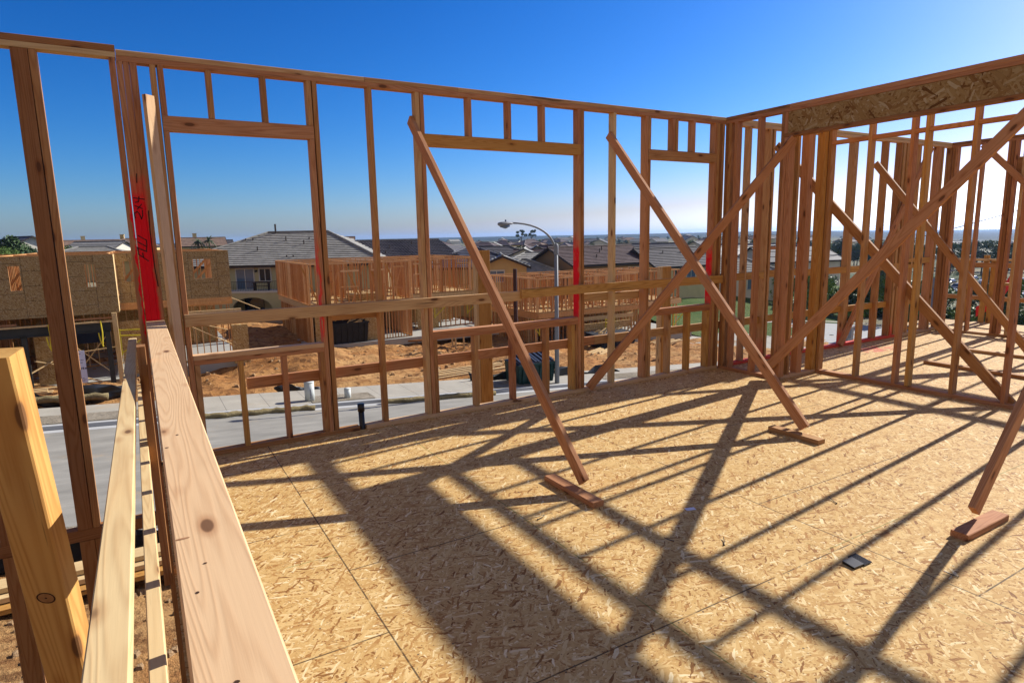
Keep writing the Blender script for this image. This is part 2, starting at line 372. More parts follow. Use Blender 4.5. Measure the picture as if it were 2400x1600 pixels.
# ------------------------------------------------------------------ light
EL,AZ=29.9,83.7           # sun height, compass angle from +Y towards +X
w=bpy.data.worlds.new('World'); sc.world=w; w.use_nodes=True; nt=w.node_tree
sky=nt.nodes.new('ShaderNodeTexSky'); sky.sky_type='NISHITA'; sky.sun_disc=False; sky.sun_elevation=R(EL); sky.sun_rotation=R(AZ)
sky.air_density=1.0; sky.dust_density=.6; sky.ozone_density=5.0; sky.altitude=0
bg=nt.nodes['Background']
def cmix(op,a,col):
    n=nt.nodes.new('ShaderNodeMix'); n.data_type='RGBA'; n.blend_type=op; n.inputs['Factor'].default_value=1; n.inputs[7].default_value=col+(1,); nt.links.new(a,n.inputs[6]); return n.outputs[2]
hs=nt.nodes.new('ShaderNodeHueSaturation'); hs.inputs['Saturation'].default_value=1.22; nt.links.new(sky.outputs[0],hs.inputs['Color'])
q=cmix('MULTIPLY',hs.outputs[0],(.86/4.37,.96/6.08,1.10/6.85))
sp_=nt.nodes.new('ShaderNodeSeparateColor'); nt.links.new(q,sp_.inputs[0]); cb_=nt.nodes.new('ShaderNodeCombineColor')
for k_,pw in enumerate((1.8,1.33,1.28)):       # deeper, cleaner blue away from the sun
    nt.links.new(math_(nt,'POWER',sp_.outputs[k_],pw),cb_.inputs[k_])
q=cmix('DARKEN',cb_.outputs[0],(16,9,4.5)); q=cmix('MULTIPLY',q,(2.88,3.63,4.70))
s3=nt.nodes.new('ShaderNodeSeparateColor'); nt.links.new(q,s3.inputs[0]); c3=nt.nodes.new('ShaderNodeCombineColor')   # glare near the sun is white, not orange
nt.links.new(s3.outputs[0],c3.inputs[0]); nt.links.new(math_(nt,'MAXIMUM',s3.outputs[1],math_(nt,'MULTIPLY',s3.outputs[0],1.03)),c3.inputs[1]); nt.links.new(math_(nt,'MAXIMUM',s3.outputs[2],math_(nt,'MULTIPLY',s3.outputs[0],1.10)),c3.inputs[2]); q=c3.outputs[0]
# added patchy warm glow in the unseen sky behind the camera to fill shadows
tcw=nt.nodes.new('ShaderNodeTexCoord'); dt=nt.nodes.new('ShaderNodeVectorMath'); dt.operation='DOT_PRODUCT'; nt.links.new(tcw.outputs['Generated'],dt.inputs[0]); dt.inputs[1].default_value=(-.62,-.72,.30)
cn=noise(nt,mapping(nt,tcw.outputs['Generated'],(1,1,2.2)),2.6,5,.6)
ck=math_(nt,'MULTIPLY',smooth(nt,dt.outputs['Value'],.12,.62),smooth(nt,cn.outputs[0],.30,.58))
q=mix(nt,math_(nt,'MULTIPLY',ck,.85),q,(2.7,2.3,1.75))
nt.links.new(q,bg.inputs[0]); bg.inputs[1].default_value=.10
sd=Vector((math.sin(R(AZ))*math.cos(R(EL)),math.cos(R(AZ))*math.cos(R(EL)),math.sin(R(EL))))
sl=bpy.data.lights.new('sun','SUN'); sl.energy=4.6; sl.angle=R(.53); sl.color=(1,.955,.88)
so=link(bpy.data.objects.new('sun',sl)); so.rotation_euler=sd.to_track_quat('Z','Y').to_euler(); so.location=(30,10,30)
sc.view_settings.view_transform='Standard'; sc.view_settings.look='None'; sc.view_settings.exposure=.85; sc.view_settings.gamma=1
sc.cycles.max_bounces=6; sc.cycles.diffuse_bounces=4

# ------------------------------------------------------------------ ground
def sstep(a,b,x):
    t=max(0,min(1,(x-a)/(b-a))); return t*t*(3-2*t)
def plane(x):
    xe=max(-80,min(x,45)); z=-4.3-.07*(xe+1)
    if x>45: z-=.02*(min(x,150)-45)
    return z
def ground(x,y):
    z=plane(x); r=math.hypot(x,y)
    if r>110:
        az=math.degrees(math.atan2(x,max(y,1e-3))) if y>0 else 100
        right=sstep(52,68,az)*sstep(230,650,r); tgt=-6.5-2.0*sstep(0,40,az)-2.0*sstep(50,66,az)-11*right
        k=sstep(110,330,r); z=z*(1-k)+tgt*k
        z+=sstep(1500,2900,r)*((-tgt)+1.0-24*right)*(.94+.10*mnoise.noise(Vector((x*.0011,y*.0011,3)))) - sstep(3000,5000,r)*5
        z+=k*1.2*mnoise.noise(Vector((x*.006,y*.006,8)))
    return z
def site(x,y):
    z=ground(x,y)
    if 14.2<y<28.6: return z-.14
    if y>28.6 and y<62 and x<60:
        k=sstep(28.6,30,y)
        z+=k*(.20*mnoise.noise(Vector((x*.35,y*.35,1)))+.17*mnoise.noise(Vector((x*1.1,y*1.1,5)))+.13*mnoise.noise(Vector((x*2.3,y*2.3,9)))+.05*math.sin(x*1.3+y*3.1+2*mnoise.noise(Vector((x*.4,y*.4,7))))*max(0,mnoise.noise(Vector((x*.25,y*.25,4)))+.3))
        z+=.9*math.exp(-(((x-8)/3.5)**2+((y-33)/2.2)**2))+.7*math.exp(-(((x-20)/3)**2+((y-30.5)/1.6)**2))+.8*math.exp(-(((x-13.5)/4)**2+((y-48)/3)**2))
    elif y<14.2 and y>3:
        z+=.05*mnoise.noise(Vector((x*.9,y*.9,2)))+.03*mnoise.noise(Vector((x*3,y*3,4)))
    return z
def axis(a,b,step,far,g=1.16):
    xs=[a+step*i for i in range(int((b-a)/step)+1)]
    s=step; x=a; lo=[]
    while x>-far: s*=g; x-=s; lo.append(x)
    s=step; x=xs[-1]
    while x<far: s*=g; x+=s; xs.append(x)
    return lo[::-1]+xs
xs=axis(-8,44,.26,7000,1.12); ys=axis(5,52,.26,7000,1.12)
vs=[(x,y,site(x,y)) for y in ys for x in xs]; nx=len(xs)
fs=[(j*nx+i,j*nx+i+1,(j+1)*nx+i+1,(j+1)*nx+i) for j in range(len(ys)-1) for i in range(nx-1)]
me=bpy.data.meshes.new('ground'); me.from_pydata(vs,[],fs); me.update(); me.materials.append(GROUND)
for p in me.polygons: p.use_smooth=True
tag(link(bpy.data.objects.new('ground',me)),kind='structure')

def strip(name,mat,y0,y1,dz,x0=-30,x1=70,kind='structure',th=0):
    mb=MB(); n=24
    for i in range(n):
        a=x0+(x1-x0)*i/n; b=x0+(x1-x0)*(i+1)/n
        if a<45<b: pass
        za,zb=plane(a)+dz,plane(b)+dz
        mb.quad((a,y0,za),(b,y0,zb),(b,y1,zb),(a,y1,za))
        if th:
            mb.quad((a,y0,za-th),(b,y0,zb-th),(b,y0,zb),(a,y0,za)); mb.quad((a,y1,za),(b,y1,zb),(b,y1,zb-th),(a,y1,za-th))
    return tag(mb.build(name,mat),kind=kind)
strip('road',ROAD,15.7,24.0,0)
strip('gutter',KERB,24.0,24.35,.004)
strip('kerb',KERB,24.35,24.55,.14,th=.2)
strip('near_kerb',KERB,14.42,14.64,.10,th=.24)
strip('near_gravel_verge',GRAVEL,14.64,15.7,.02)
strip('sidewalk',WALK,24.55,27.1,.145,th=.2)
for i,(a,b) in enumerate(((-30,1.2),(5.35,7.9),(12.9,16.4),(20,40))):
    strip('verge_soil',GRAVEL,24.6,25.75,.165,a,b)

# ------------------------------------------------------------------ the upper floor we stand on
D0=5.415; D1=D0+.089; TOP=2.965; T=.038
fl=MB(); fl.box(0.0,6.0,-2.5,5.52,-.024,0); fl.box(6.0,13.1,-2.5,5.52,-.024,0)
fl=MB(); fl.box(0.0,13.1,-2.5,5.52,-.024,0); tag(fl.build('floor',OSBF),kind='structure')
rim=empty('floor_joists',(6,2,-.3),'rim boards and joists carrying the strand board deck','floor joists')
bx('rim_board',0.0,.038,-2.5,5.46,-.33,-.026,FIR,rim); bx('rim_board',0.0,13.1,5.465,5.503,-.33,-.026,FIR,rim)
for i in range(14): bx('joist',.1,13.1,-2.4+.6*i,-2.36+.6*i,-.33,-.026,FIR,rim,0)

RA=wood('red_sprayed_fir_fill','red',red=(1.02,2.04,-.008,.100),stain=.2)
RB=wood('red_sprayed_fir_jamb','red',red=(.86,1.60,1.303,1.312),stain=.2)
RC=wood('red_sprayed_fir_jamb_mid','red',red=(.80,1.55,4.0,4.022),stain=.2)
RD=wood('red_sprayed_fir_jamb_end','red',red=(.82,1.50,5.9,6.032),stain=.2)
RE=wood('red_sprayed_plate','red',red=(-.3,.5,0,20,.75),stain=.2)
RF=wood('red_sprayed_foot','fir',red=(-.3,.12,0,20,.9),stain=.2)

W=empty('wall_frame',(3,5.46,0),'long stud wall with three framed window openings overlooking the street','wall frame','stud walls around the deck')
def st(x,z0=T,z1=TOP,mat=FIR,name='stud',y0=D0,y1=D1): return bx(name,x,x+T,y0,y1,z0,z1,mat,W)
# plates
bx('bottom_plate',.16,1.575,D0,D1,0,T,FIR,W); bx('bottom_plate',1.637,6.19,D0,D1,0,T,PINK,W)
bx('top_plate',.010,6.2,D0,D1,TOP,TOP+T,REDW,W)
for a,b,mm in ((.012,1.79,FIR),(1.793,2.66,FIR),(2.663,5.95,FIR),(5.953,6.29,PALE)): bx('top_plate',a,b,D0,D1,TOP+T+.001,TOP+2*T+.001,mm,W)
st(.0065,mat=RA); st(.0465,mat=RA); bx('stud',.0865,.132,D0,D1,T,TOP,RA,W)
st(.211,mat=FIR); st(.2585,T,2.512,REDW,'trimmer_stud'); st(.2585,2.62,TOP,REDW,'cripple_stud')
def header(x0,x1,mat): bx('header',x0,x1,D0+.001,D1-.001,2.513,2.619,mat,W)
header(.2585,1.345,REDW); header(2.2835,4.052,GOLD); header(4.982,6.065,FIR)
for x in (.575,.961): st(x,2.62,TOP,FIR,'cripple_stud')
st(1.306,2.62,TOP,FIR,'cripple_stud'); st(1.306,T,2.512,RB,'trimmer_stud'); st(1.352,mat=FIR)
st(1.811,mat=FIR)
st(2.241,mat=FIR); st(2.2835,2.62,TOP,REDW,'cripple_stud'); st(2.2835,T,2.512,REDW,'trimmer_stud')
for x in (2.758,3.184,3.575): st(x,2.62,TOP,REDW,'cripple_stud')
st(4.015,2.62,TOP,REDW,'cripple_stud'); st(4.015,T,2.512,RC,'trimmer_stud'); st(4.057,mat=FIR)
st(4.484,mat=PALE)
st(4.938,mat=REDW); st(4.979,2.62,TOP,FIR,'cripple_stud'); st(4.979,T,2.512,FIR,'trimmer_stud')
st(5.345,2.62,TOP,REDW,'cripple_stud'); st(5.39,2.62,TOP,FIR,'cripple_stud'); st(5.662,2.62,TOP,REDW,'cripple_stud')
st(6.027,2.62,TOP,REDW,'cripple_stud'); st(6.027,T,2.512,RD,'trimmer_stud'); st(6.068,mat=FIR); st(6.110,mat=BROWN); st(6.152,mat=FIR)
# sills with their stub studs
for x0,x1,stubs in ((.297,1.305,((.299,FIR),(.617,GOLD),(.955,REDW),(1.266,FIR))),
                    (2.3225,4.014,((2.324,FIR),(2.757,FIR),(3.184,REDW),(3.597,FIR),(3.93,GOLD),(3.97,FIR))),
                    (5.018,6.026,((5.02,FIR),(5.34,FIR),(5.66,GOLD),(5.985,GOLD)))):
    bx('window_sill',x0,x1,D0-.001,D1-.001,.790,.828,PINK if x0<1 else REDW,W); bx('window_sill',x0,x1,D0,D1,.751,.789,REDW,W)
    for x,mm in stubs: st(x,T,.750,mm,'stub_stud')
# rails nailed across the room side of the studs
bx('safety_rail',.264,3.28,D0-.039,D0-.001,1.060,1.155,FIR,W); bx('safety_rail',3.262,6.15,D0-.078,D0-.040,1.085,1.178,GOLD,W)
# rails on the street side
for a,b,z,mm in ((.68,4.3,.488,REDW),(4.303,7.2,.488,FIR)): bx('outer_rail',a,b,D1+.001,D1+T,z,z+.094,mm,W)
for a,b,z,mm in ((4.11,4.5,.975,FIR),(4.56,5.0,.965,FIR),(1.40,1.86,1.0,FIR)): bx('outer_rail',a,b,D1+.001,D1+T,z,z+.09,mm,W)
# hand written mark on the filler studs
tx=MB()
def stroke(pts,w=.0065,y=D0-.0016):
    for (a,b),(c,d) in zip(pts,pts[1:]):
        v=Vector((c-a,0,d-b)); n=Vector((-v.z,0,v.x)).normalized()*w/2; e=v.normalized()*w*.35
        p=Vector((a,y,b))-e;q=Vector((c,y,d))+e
        tx.hexa([p-n,p+n,p+n+Vector((0,.0012,0)),p-n+Vector((0,.0012,0)),q-n,q+n,q+n+Vector((0,.0012,0)),q-n+Vector((0,.0012,0))])
for s in ([(.068,1.571),(.038,1.598),(.011,1.621)],[(.011,1.621),(.009,1.672)],[(.039,1.596),(.037,1.632)],[(.065,1.639),(.011,1.668)],
          [(.062,1.647),(.068,1.675),(.013,1.712)],[(.069,1.683),(.070,1.723),(.020,1.757)],
          [(.017,1.884),(.013,1.900),(.015,1.918),(.031,1.930),(.044,1.915),(.050,1.895),(.054,1.876),(.064,1.900),(.066,1.939)],
          [(.068,1.951),(.022,1.972)],[(.035,1.947),(.065,1.982)],
          [(.026,1.995),(.048,2.001),(.054,2.036)],[(.018,2.028),(.086,2.018)],
          [(.104,1.935),(.100,1.786),(.101,1.674),(.104,1.514),(.112,1.383)],[(.056,2.198),(.051,2.136)]): stroke(s)
tx.build('marker_writing',INK,W)

# ------------------------------------------------------------------ stair-well wall, taller, rising from the storey below
S=empty('wall_frame',(-.6,5.46,-.4),'taller stud wall section above the stair opening with a double post','wall frame','stud walls around the deck')
bx('top_plate',-3.2,.008,D0-.004,D1,2.985,3.023,PALE,S); bx('top_plate',-3.2,.009,D0-.006,D1,3.024,3.068,BROWN,S)
def ss(x0,x1,z0,z1,mm,name='stud'): bx(name,x0,x1,D0-.004,D1,z0,z1,mm,S)
ss(-.583,-.489,-.388,2.984,BROWN); ss(-.4865,-.444,-.388,2.984,FIR)
ss(-.583,-.489,-3.2,-.480,BROWN); ss(-.4865,-.444,-3.2,-.480,BROWN)
ss(-.036,.004,-.388,2.984,RA); ss(-1.035,-.953,-.388,2.984,BROWN); ss(-.951,-.911,-.388,2.984,FIR); ss(-1.035,-.953,-3.2,-.48,BROWN); ss(-.951,-.911,-3.2,-.48,BROWN)
for a,b in ((-3.2,-.0),): bx('landing_plate',a,b,D0-.004,D1,-.478,-.390,BROWN,S)
ss(-.036,.004,-3.2,-.48,BROWN)

# ------------------------------------------------------------------ half wall with flat cap beside the stair opening
HW=empty('half_wall',(.065,2.5,0),'waist high half wall with a broad pale cap plank running beside the stair opening','half wall')
bx('cap_plank',.004,.128,.1,D0-.002,1.088,1.126,PINK,HW,.004)
bx('top_plate',.008,.118,.1,D0-.003,1.049,1.087,FIR,HW); bx('bottom_plate',.02,.11,.1,D0-.003,0,T,FIR,HW)
for i in range(13): bx('stud',.02,.11,.39+.406*i,.39+.406*i+T,T,1.048,FIR,HW)
# pieces that lean or hang on it
b_=empty('leaning_stud',(.16,4.9,1.2),'pale stud leaning upright against the inside of the stud wall','stud')
board('board',(.205,5.235,.04),(.180,5.335,2.735),.075,.034,(.62,-.78,0),PINK,b_)
g_=empty('guard_rail',(-.09,3.4,1.0),'pale sloping two by four guard rail over the stair opening','guard rail','guard rails over the stair opening')
board('board',(-.090,.55,1.142),(-.096,5.6,.965),.054,.040,(0,.034,1),PALE,g_)
g2=empty('guard_rail',(-.056,3.4,.7),'narrow edge-on guard rail hugging the side of the half wall','guard rail','guard rails over the stair opening')
board('board',(-.052,.7,.668),(-.074,5.0,.662),.089,.038,(1,0,0),PALE,g2)
g3=empty('guard_post',(-.03,3.55,0),'short dark upright post fixed to the half wall at the stair opening','post','posts at the stair opening')
board('board',(-.030,3.56,-.05),(-.030,3.56,1.205),.089,.038,(1,0,0),BROWN,g3)
g4=empty('guard_post',(-.25,1.9,.4),'thick golden leaning post with a big knot in the near corner','post','posts at the stair opening')
c=Vector((-.263,1.821,.838)); wd=Vector((.0448,.140,-.989))
board('board',c-wd*.640,c+wd*.52,.089,.075,(.28,1,.1),GOLD,g4,.004)
pb=g4.children[0]; kn=MB()
def disc(mb,M,rx,ry,h=.0006,n=14,inner=0):
    base=len(mb.v)
    for k in range(n):
        t=2*math.pi*k/n; mb.v.append(tuple(M@Vector((h,math.cos(t)*rx,math.sin(t)*ry))))
    if inner:
        for k in range(n):
            t=2*math.pi*k/n; mb.v.append(tuple(M@Vector((h,math.cos(t)*rx*inner,math.sin(t)*ry*inner))))
        for k in range(n): mb.f.append((base+k,base+(k+1)%n,base+n+(k+1)%n,base+n+k))
    else: mb.f.append(tuple(range(base,base+n)))
KM=flat('dark_knot',(.05,.022,.010),.8,.3,60); KC=flat('tan_knot_heart',(.30,.15,.055),.8,.25,50)
K0=Matrix.Translation((-.0375,.002,.03))@Matrix.Rotation(math.pi,4,'Z')@Matrix.Rotation(R(-28),4,'X')
for nm,a,b_i,hh,mm in (('knot_ring',.0205,.82,.0007,KM),('knot_heart',.0165,0,.0006,KC),('knot_pith',.0028,0,.0009,KM)):
    q=MB(); disc(q,K0,a,a*.72,hh,22,b_i); o=q.build(nm,mm); o.parent=g4; o.matrix_basis=pb.matrix_basis.copy()
q=MB()
for (x,y,r_) in ((.057,.833,.0032),(.051,.78,.0036),(.041,.735,.0038),(.03,1.10,.003),(.05,1.20,.0028),(.018,1.98,.004),(.05,2.10,.004)):
    disc(q,Matrix.Translation((x,y,1.1262))@Matrix.Rotation(R(-90),4,'Y')@Matrix.Rotation(random.random()*3,4,'X'),r_*1.3,r_,.0006,9)
q.build('nail_holes',KM,HW)
q=MB(); disc(q,Matrix.Translation((.088,.747,1.1262))@Matrix.Rotation(R(-90),4,'Y'),.006,.011,.0005,16,.7); disc(q,Matrix.Translation((.075,.70,1.1262))@Matrix.Rotation(R(-90),4,'Y'),.004,.007,.0005,12); disc(q,Matrix.Translation((.02,1.33,1.1262))@Matrix.Rotation(R(-90),4,'Y'),.004,.014,.0005,12); q.build('knots',flat('cap_knot',(.30,.15,.07),.8,.3,60),HW)

# ------------------------------------------------------------------ right-hand wall with the deep header
X0=6.2; X1=6.289
WR=empty('wall_frame',(6.25,3,0),'right hand wall with a deep strand board header over its wide opening','wall frame','stud walls around the deck')
bx('bottom_plate',X0,X1,4.565,D0-.002,0,T,REDW,WR)
bx('top_plate',X0,X1,-2.5,D0-.002,TOP,TOP+T,REDW,WR); bx('top_plate',X0,X1,-2.5,4.56,TOP+T+.001,TOP+2*T+.001,REDW,WR); bx('top_plate',X0,X1,4.563,D0-.003,TOP+T+.001,TOP+2*T+.001,BROWN,WR)
for y,mm in ((5.372,BROWN),(5.330,FIR),(5.245,REDW),(4.923,REDW),(4.612,FIR)): bx('stud',X0,X1,y,y+T,T,TOP,mm,WR)
for y,mm in ((4.572,REDW),(4.531,REDW)): bx('trimmer_stud',X0,X1,y,y+T,T,2.70,mm,WR)
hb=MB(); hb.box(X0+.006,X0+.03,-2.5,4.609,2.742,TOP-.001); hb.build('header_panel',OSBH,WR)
bx('header_flange',X0,X1,-2.5,4.61,2.702,2.741,BROWN,WR); bx('header_core',X0+.031,X1-.002,-2.5,4.608,2.743,TOP-.002,FIR,WR)
bx('header_end',X0-.001,X1,4.571,4.611,2.742,TOP-.001,REDW,WR)

# return wall and the second wall behind the opening
WJ=empty('wall_frame',(6.6,4.6,0),'short return wall of tight studs joining the two right hand walls','wall frame','stud walls around the deck')
bx('bottom_plate',X1+.002,6.93,4.565,4.654,0,T,PINK,WJ); bx('top_plate',X1+.002,6.93,4.565,4.654,TOP,TOP+T,REDW,WJ)
for x0,x1,mm in ((6.30,6.345,GOLD),(6.40,6.438,FIR),(6.575,6.665,REDW),(6.855,6.93,GOLD)): bx('stud',x0,x1,4.565,4.654,T,TOP,mm,WJ)
XB=6.94
WB=empty('wall_frame',(7,3,0),'open stud wall standing behind the wide header opening','wall frame','stud walls around the deck')
bx('bottom_plate',XB,XB+.089,-2.5,4.654,0,T,REDW,WB); bx('top_plate',XB,XB+.089,-2.5,4.654,TOP,TOP+T,REDW,WB)
for y,mm in ((4.616,GOLD),(4.575,BROWN),(4.530,FIR),(4.075,FIR),(3.635,REDW),(3.496,GOLD),(3.066,FIR),(2.618,REDW),(2.18,FIR),(1.77,FIR),(1.36,FIR),(.95,FIR),(.54,FIR)):
    bx('stud',XB,XB+.089,y,y+T,T,TOP,mm,WB)
ysb=[4.53,4.075,3.635,3.496,3.066,2.618,2.18,1.77,1.36,.95]
for a,b in zip(ysb,ysb[1:]): bx('fire_block',XB+.002,XB+.087,b+T+.001,a-.001,2.655,2.697,REDW,WB)
for a,b,z in ((4.68,4.95,1.19),): pass

# far room: the street wall carries on, then the end wall
WF=empty('wall_frame',(9,5.46,0),'street side stud wall of the far room with rails between studs','wall frame','stud walls around the deck')
bx('bottom_plate',6.3,7.6,D0,D1,0,T,RE,WF); bx('bottom_plate',7.602,10.3,D0,D1,0,T,RE,WF); bx('bottom_plate',10.302,11.55,D0,D1,0,T,PINK,WF)
bx('top_plate',6.292,11.57,D0,D1,TOP,TOP+T,PINK,WF); bx('top_plate',6.292,11.57,D0,D1,TOP+T+.001,TOP+2*T+.001,PALE,WF)
for x0,x1,mm in ((6.30,6.338,RF),(6.64,6.678,FIR),(7.02,7.06,RF),(7.09,7.13,FIR),(7.36,7.40,REDW),(7.50,7.54,FIR),(7.90,7.938,FIR),(8.30,8.338,FIR),(8.83,8.93,RF),(9.64,9.70,FIR),(10.02,10.06,FIR),(10.09,10.15,RF),(10.19,10.24,FIR),(10.55,10.59,FIR),(10.80,10.838,FIR),(11.10,11.19,REDW),(11.22,11.26,FIR),(11.50,11.55,BROWN)):
    bx('stud',x0,x1,D0,D1,T,TOP,mm,WF)
for a,b,z in ((6.339,6.639,1.09),(6.68,7.019,1.09),(7.131,7.9,1.10),(7.94,8.83,1.08),(8.931,9.64,1.077),(9.70,10.75,1.075),(10.24,11.1,1.14)): bx('safety_rail',a,b,D0+.002,D0+.04,z,z+.092,GOLD,WF)
for a,b,z in ((6.339,7.019,.495),(7.131,8.3,.50),(8.339,8.83,.505),(8.931,9.64,.495),(9.70,10.02,.49),(10.24,11.1,.49)): bx('safety_rail',a,b,D1-.04,D1-.002,z,z+.09,GOLD,WF)
bx('fire_block',7.131,7.36,D0+.002,D1-.002,1.46,1.50,REDW,WF)
XC=11.48
WC=empty('wall_frame',(11.5,3,0),'end wall of the far room with door openings onto the balcony','wall frame','stud walls around the deck')
bx('bottom_plate',XC,XC+.089,4.95,D0-.002,0,T,FIR,WC); bx('bottom_plate',XC,XC+.089,2.2,4.66,0,T,FIR,WC); bx('bottom_plate',XC,XC+.089,4.662,4.948,0,T,PINK,WC)
bx('top_plate',XC,XC+.089,-1,D0-.002,TOP,TOP+T,REDW,WC); bx('top_plate',XC,XC+.089,-1,D0-.003,TOP+T+.001,TOP+2*T+.001,BROWN,WC)
for y,mm in ((5.36,BROWN),(5.318,REDW),(4.955,REDW),(4.60,REDW),(4.556,BROWN),(4.51,REDW),(4.40,FIR),(4.0,FIR),(3.6,REDW),(3.2,FIR),(2.8,FIR),(2.4,FIR),(1.6,FIR)): bx('stud',XC,XC+.089,y,y+T,T,TOP,mm,WC)
bx('header',XC+.001,XC+.088,2.44,4.50,2.47,2.72,BROWN,WC)
for a,b in ((4.44,4.50),): bx('safety_rail',XC,XC+.089,a,b,.8,.84,FIR,WC)
XD=13.0
WD=empty('guard_rail',(13,4.5,0),'low balcony guard frame of posts and two rails beyond the end wall','guard rail','guard rails over the stair opening')
WD['group']='balcony guard rails'; del WD['group']
for y in (6.05,5.60,5.36,5.24,4.4,3.5,2.6): bx('post',XD,XD+.04,y,y+.085,-.3,1.2 if y in(5.36,3.5) else 1.1,GOLD,WD)
bx('rail',XD-.04,XD-.001,2.4,6.15,1.10,1.14,PALE,WD); bx('rail',XD-.04,XD-.001,2.4,5.62,.985,1.07,FIR,WD); bx('rail',XD-.04,XD-.001,2.4,6.1,.40,.475,FIR,WD)
dk=MB(); dk.box(11.6,13.1,5.521,6.2,-.06,-.012); tag(dk.build('balcony_deck',OSBP),kind='structure')

# ------------------------------------------------------------------ diagonal braces
def brace(p0,p1,side,mat,label,blk=None,bmat=None,w=.089):
    e=empty('diagonal_brace',p0,label,'brace','temporary diagonal braces')
    board('brace_board',p0,p1,w,.038,side,mat,e)
    if blk: bx('foot_block',*blk,bmat,e,.004)
    return e
brace((2.421,3.205,.07),(2.221,5.50,2.742),(1,0,0),REDW,'long brace from a floor block up to the stud left of the middle window opening',(2.306,2.395,2.965,3.512,0,.038),REDW)
brace((4.665,3.13,.072),(4.462,5.47,2.745),(1,0,0),REDW,'long brace from a floor block up to the stud left of the smallest window opening',(4.545,4.634,2.925,3.395,0,.038),FIR)
brace((4.01,1.60,.085),(6.20,1.60,2.60),(0,1,0),REDW,'nearest brace rising out of frame from the floor block beside the nail strip',(3.758,4.235,1.51,1.60,0,.038),REDW)
brace((6.165,4.70,.09),(6.165,2.15,2.83),(1,0,0),REDW,'steep wide brace lying across the face of the right hand wall',w=.10)
brace((4.10,5.345,.05),(6.10,4.42,2.66),(-.35,-.95,.0),REDW,'reddish brace crossing in front of the smallest window opening up to the header end')
brace((7.05,5.335,2.755),(7.05,2.60,.02),(1,0,0),FIR,'pale edged brace crossing behind the open stud wall',w=.10)
brace((8.70,5.36,.04),(10.75,5.36,2.93),(0,1,0),REDW,'pinkish brace leaning along the street wall of the far room',w=.10)
brace((9.2,5.32,2.62),(9.2,3.13,.02),(1,0,0),FIR,'blackened brace leaning down to the floor in the far room')
brace((11.43,4.95,2.95),(11.43,2.5,.35),(1,0,0),REDW,'brace high on the end wall of the far room sloping toward the right edge')
# loose lumber on the far room floor
for n,(a,b,lab) in enumerate((((8.52,4.10,.019),(8.40,1.2,.019),'loose board lying on the far room floor, the nearer of two'),((9.80,4.35,.019),(9.86,1.4,.019),'loose board lying on the far room floor, the farther of two'))):
    e=empty('loose_board',a,lab,'board','loose boards on the far room floor'); board('board',a,b,.089,.038,(0,0,1),FIR,e)
# outside posts of the scaffold
for x,z0,z1,y,lab in ((3.93,-4.75,1.52,7.5,'orange scaffold plank standing upright outside the middle window'),(7.27,-5.0,1.17,7.5,'shorter orange scaffold plank standing outside the smallest window')):
    e=empty('scaffold_plank',(x,y,z0),lab,'plank','upright planks outside the wall')
    bx('plank',x-.03,x+.155,y,y+.038,z0,z1,GOLD,e); bx('plank',x-.065,x-.031,y,y+.09,z0,z1-.0,PALE,e)
# black waste pipe rising through the wall plate
e=empty('vent_pipe',(1.606,5.46,0),'black plastic waste pipe rising through the bottom plate under the wall','pipe')
p=MB(); p.tube([(1.612,5.455,-.3),(1.604,5.455,.19)],.026,20); p.build('pipe',BLACK,e,True)
p=MB(); p.tube([(1.6055,5.455,.165),(1.604,5.455,.235)],.031,20); p.build('collar',BLACK,e,True)
# nail strip and loose nails
e=empty('nail_strip',(3.03,1.71,0),'short black strip of collated nails lying on the deck','nail strip')
p=MB(); p.hexa([(2.976,1.742,.001),(2.967,1.672,.001),(3.045,1.668,.001),(3.054,1.738,.001),(2.976,1.742,.016),(2.967,1.672,.012),(3.045,1.668,.012),(3.054,1.738,.016)]); p.build('strip_band',BLACK,e)
for i in range(11):
    x=3.049+i*.0062; p=MB(); p.tube([(x+.004,1.752,.008),(x-.008,1.662,.006)],.0024,6); p.tube([(x+.004,1.753,.008),(x+.0042,1.756,.008)],.0045,8); p.build('nail',BLACK,e)
for (x,y,a,l,lab) in ((3.63,2.19,60,.09,'nail by the near brace foot'),(2.62,2.20,40,.075,'nail in the open middle of the deck'),(2.42,2.38,120,.05,'short nail right of the middle brace block'),(3.32,1.36,100,.055,'bent nail right of the nail strip'),(1.93,3.02,10,.06,'nail near the left seam of the deck')):
    p=MB(); dx,dy=math.cos(R(a))*l,math.sin(R(a))*l
    p.tube([(x,y,.004),(x+dx*.6,y+dy*.6,.006),(x+dx,y+dy+.006,.010)],.0022,6); p.tube([(x-dx*.03,y-dy*.03,.004),(x,y,.004)],.0055,8)
    tag(p.build('loose_nail',NAILM),lab,'nail','loose nails on the deck')
p=MB(); p.quad((2.77,2.62,.003),(2.83,2.60,.003),(2.84,2.63,.005),(2.78,2.65,.004)); o=p.build('paper_scrap',WHITE); tag(o,'tiny white paper scrap on the deck behind the near shadows','paper')
o.modifiers.new('s','SOLIDIFY').thickness=.002
# nail heads and dents on the cap plank

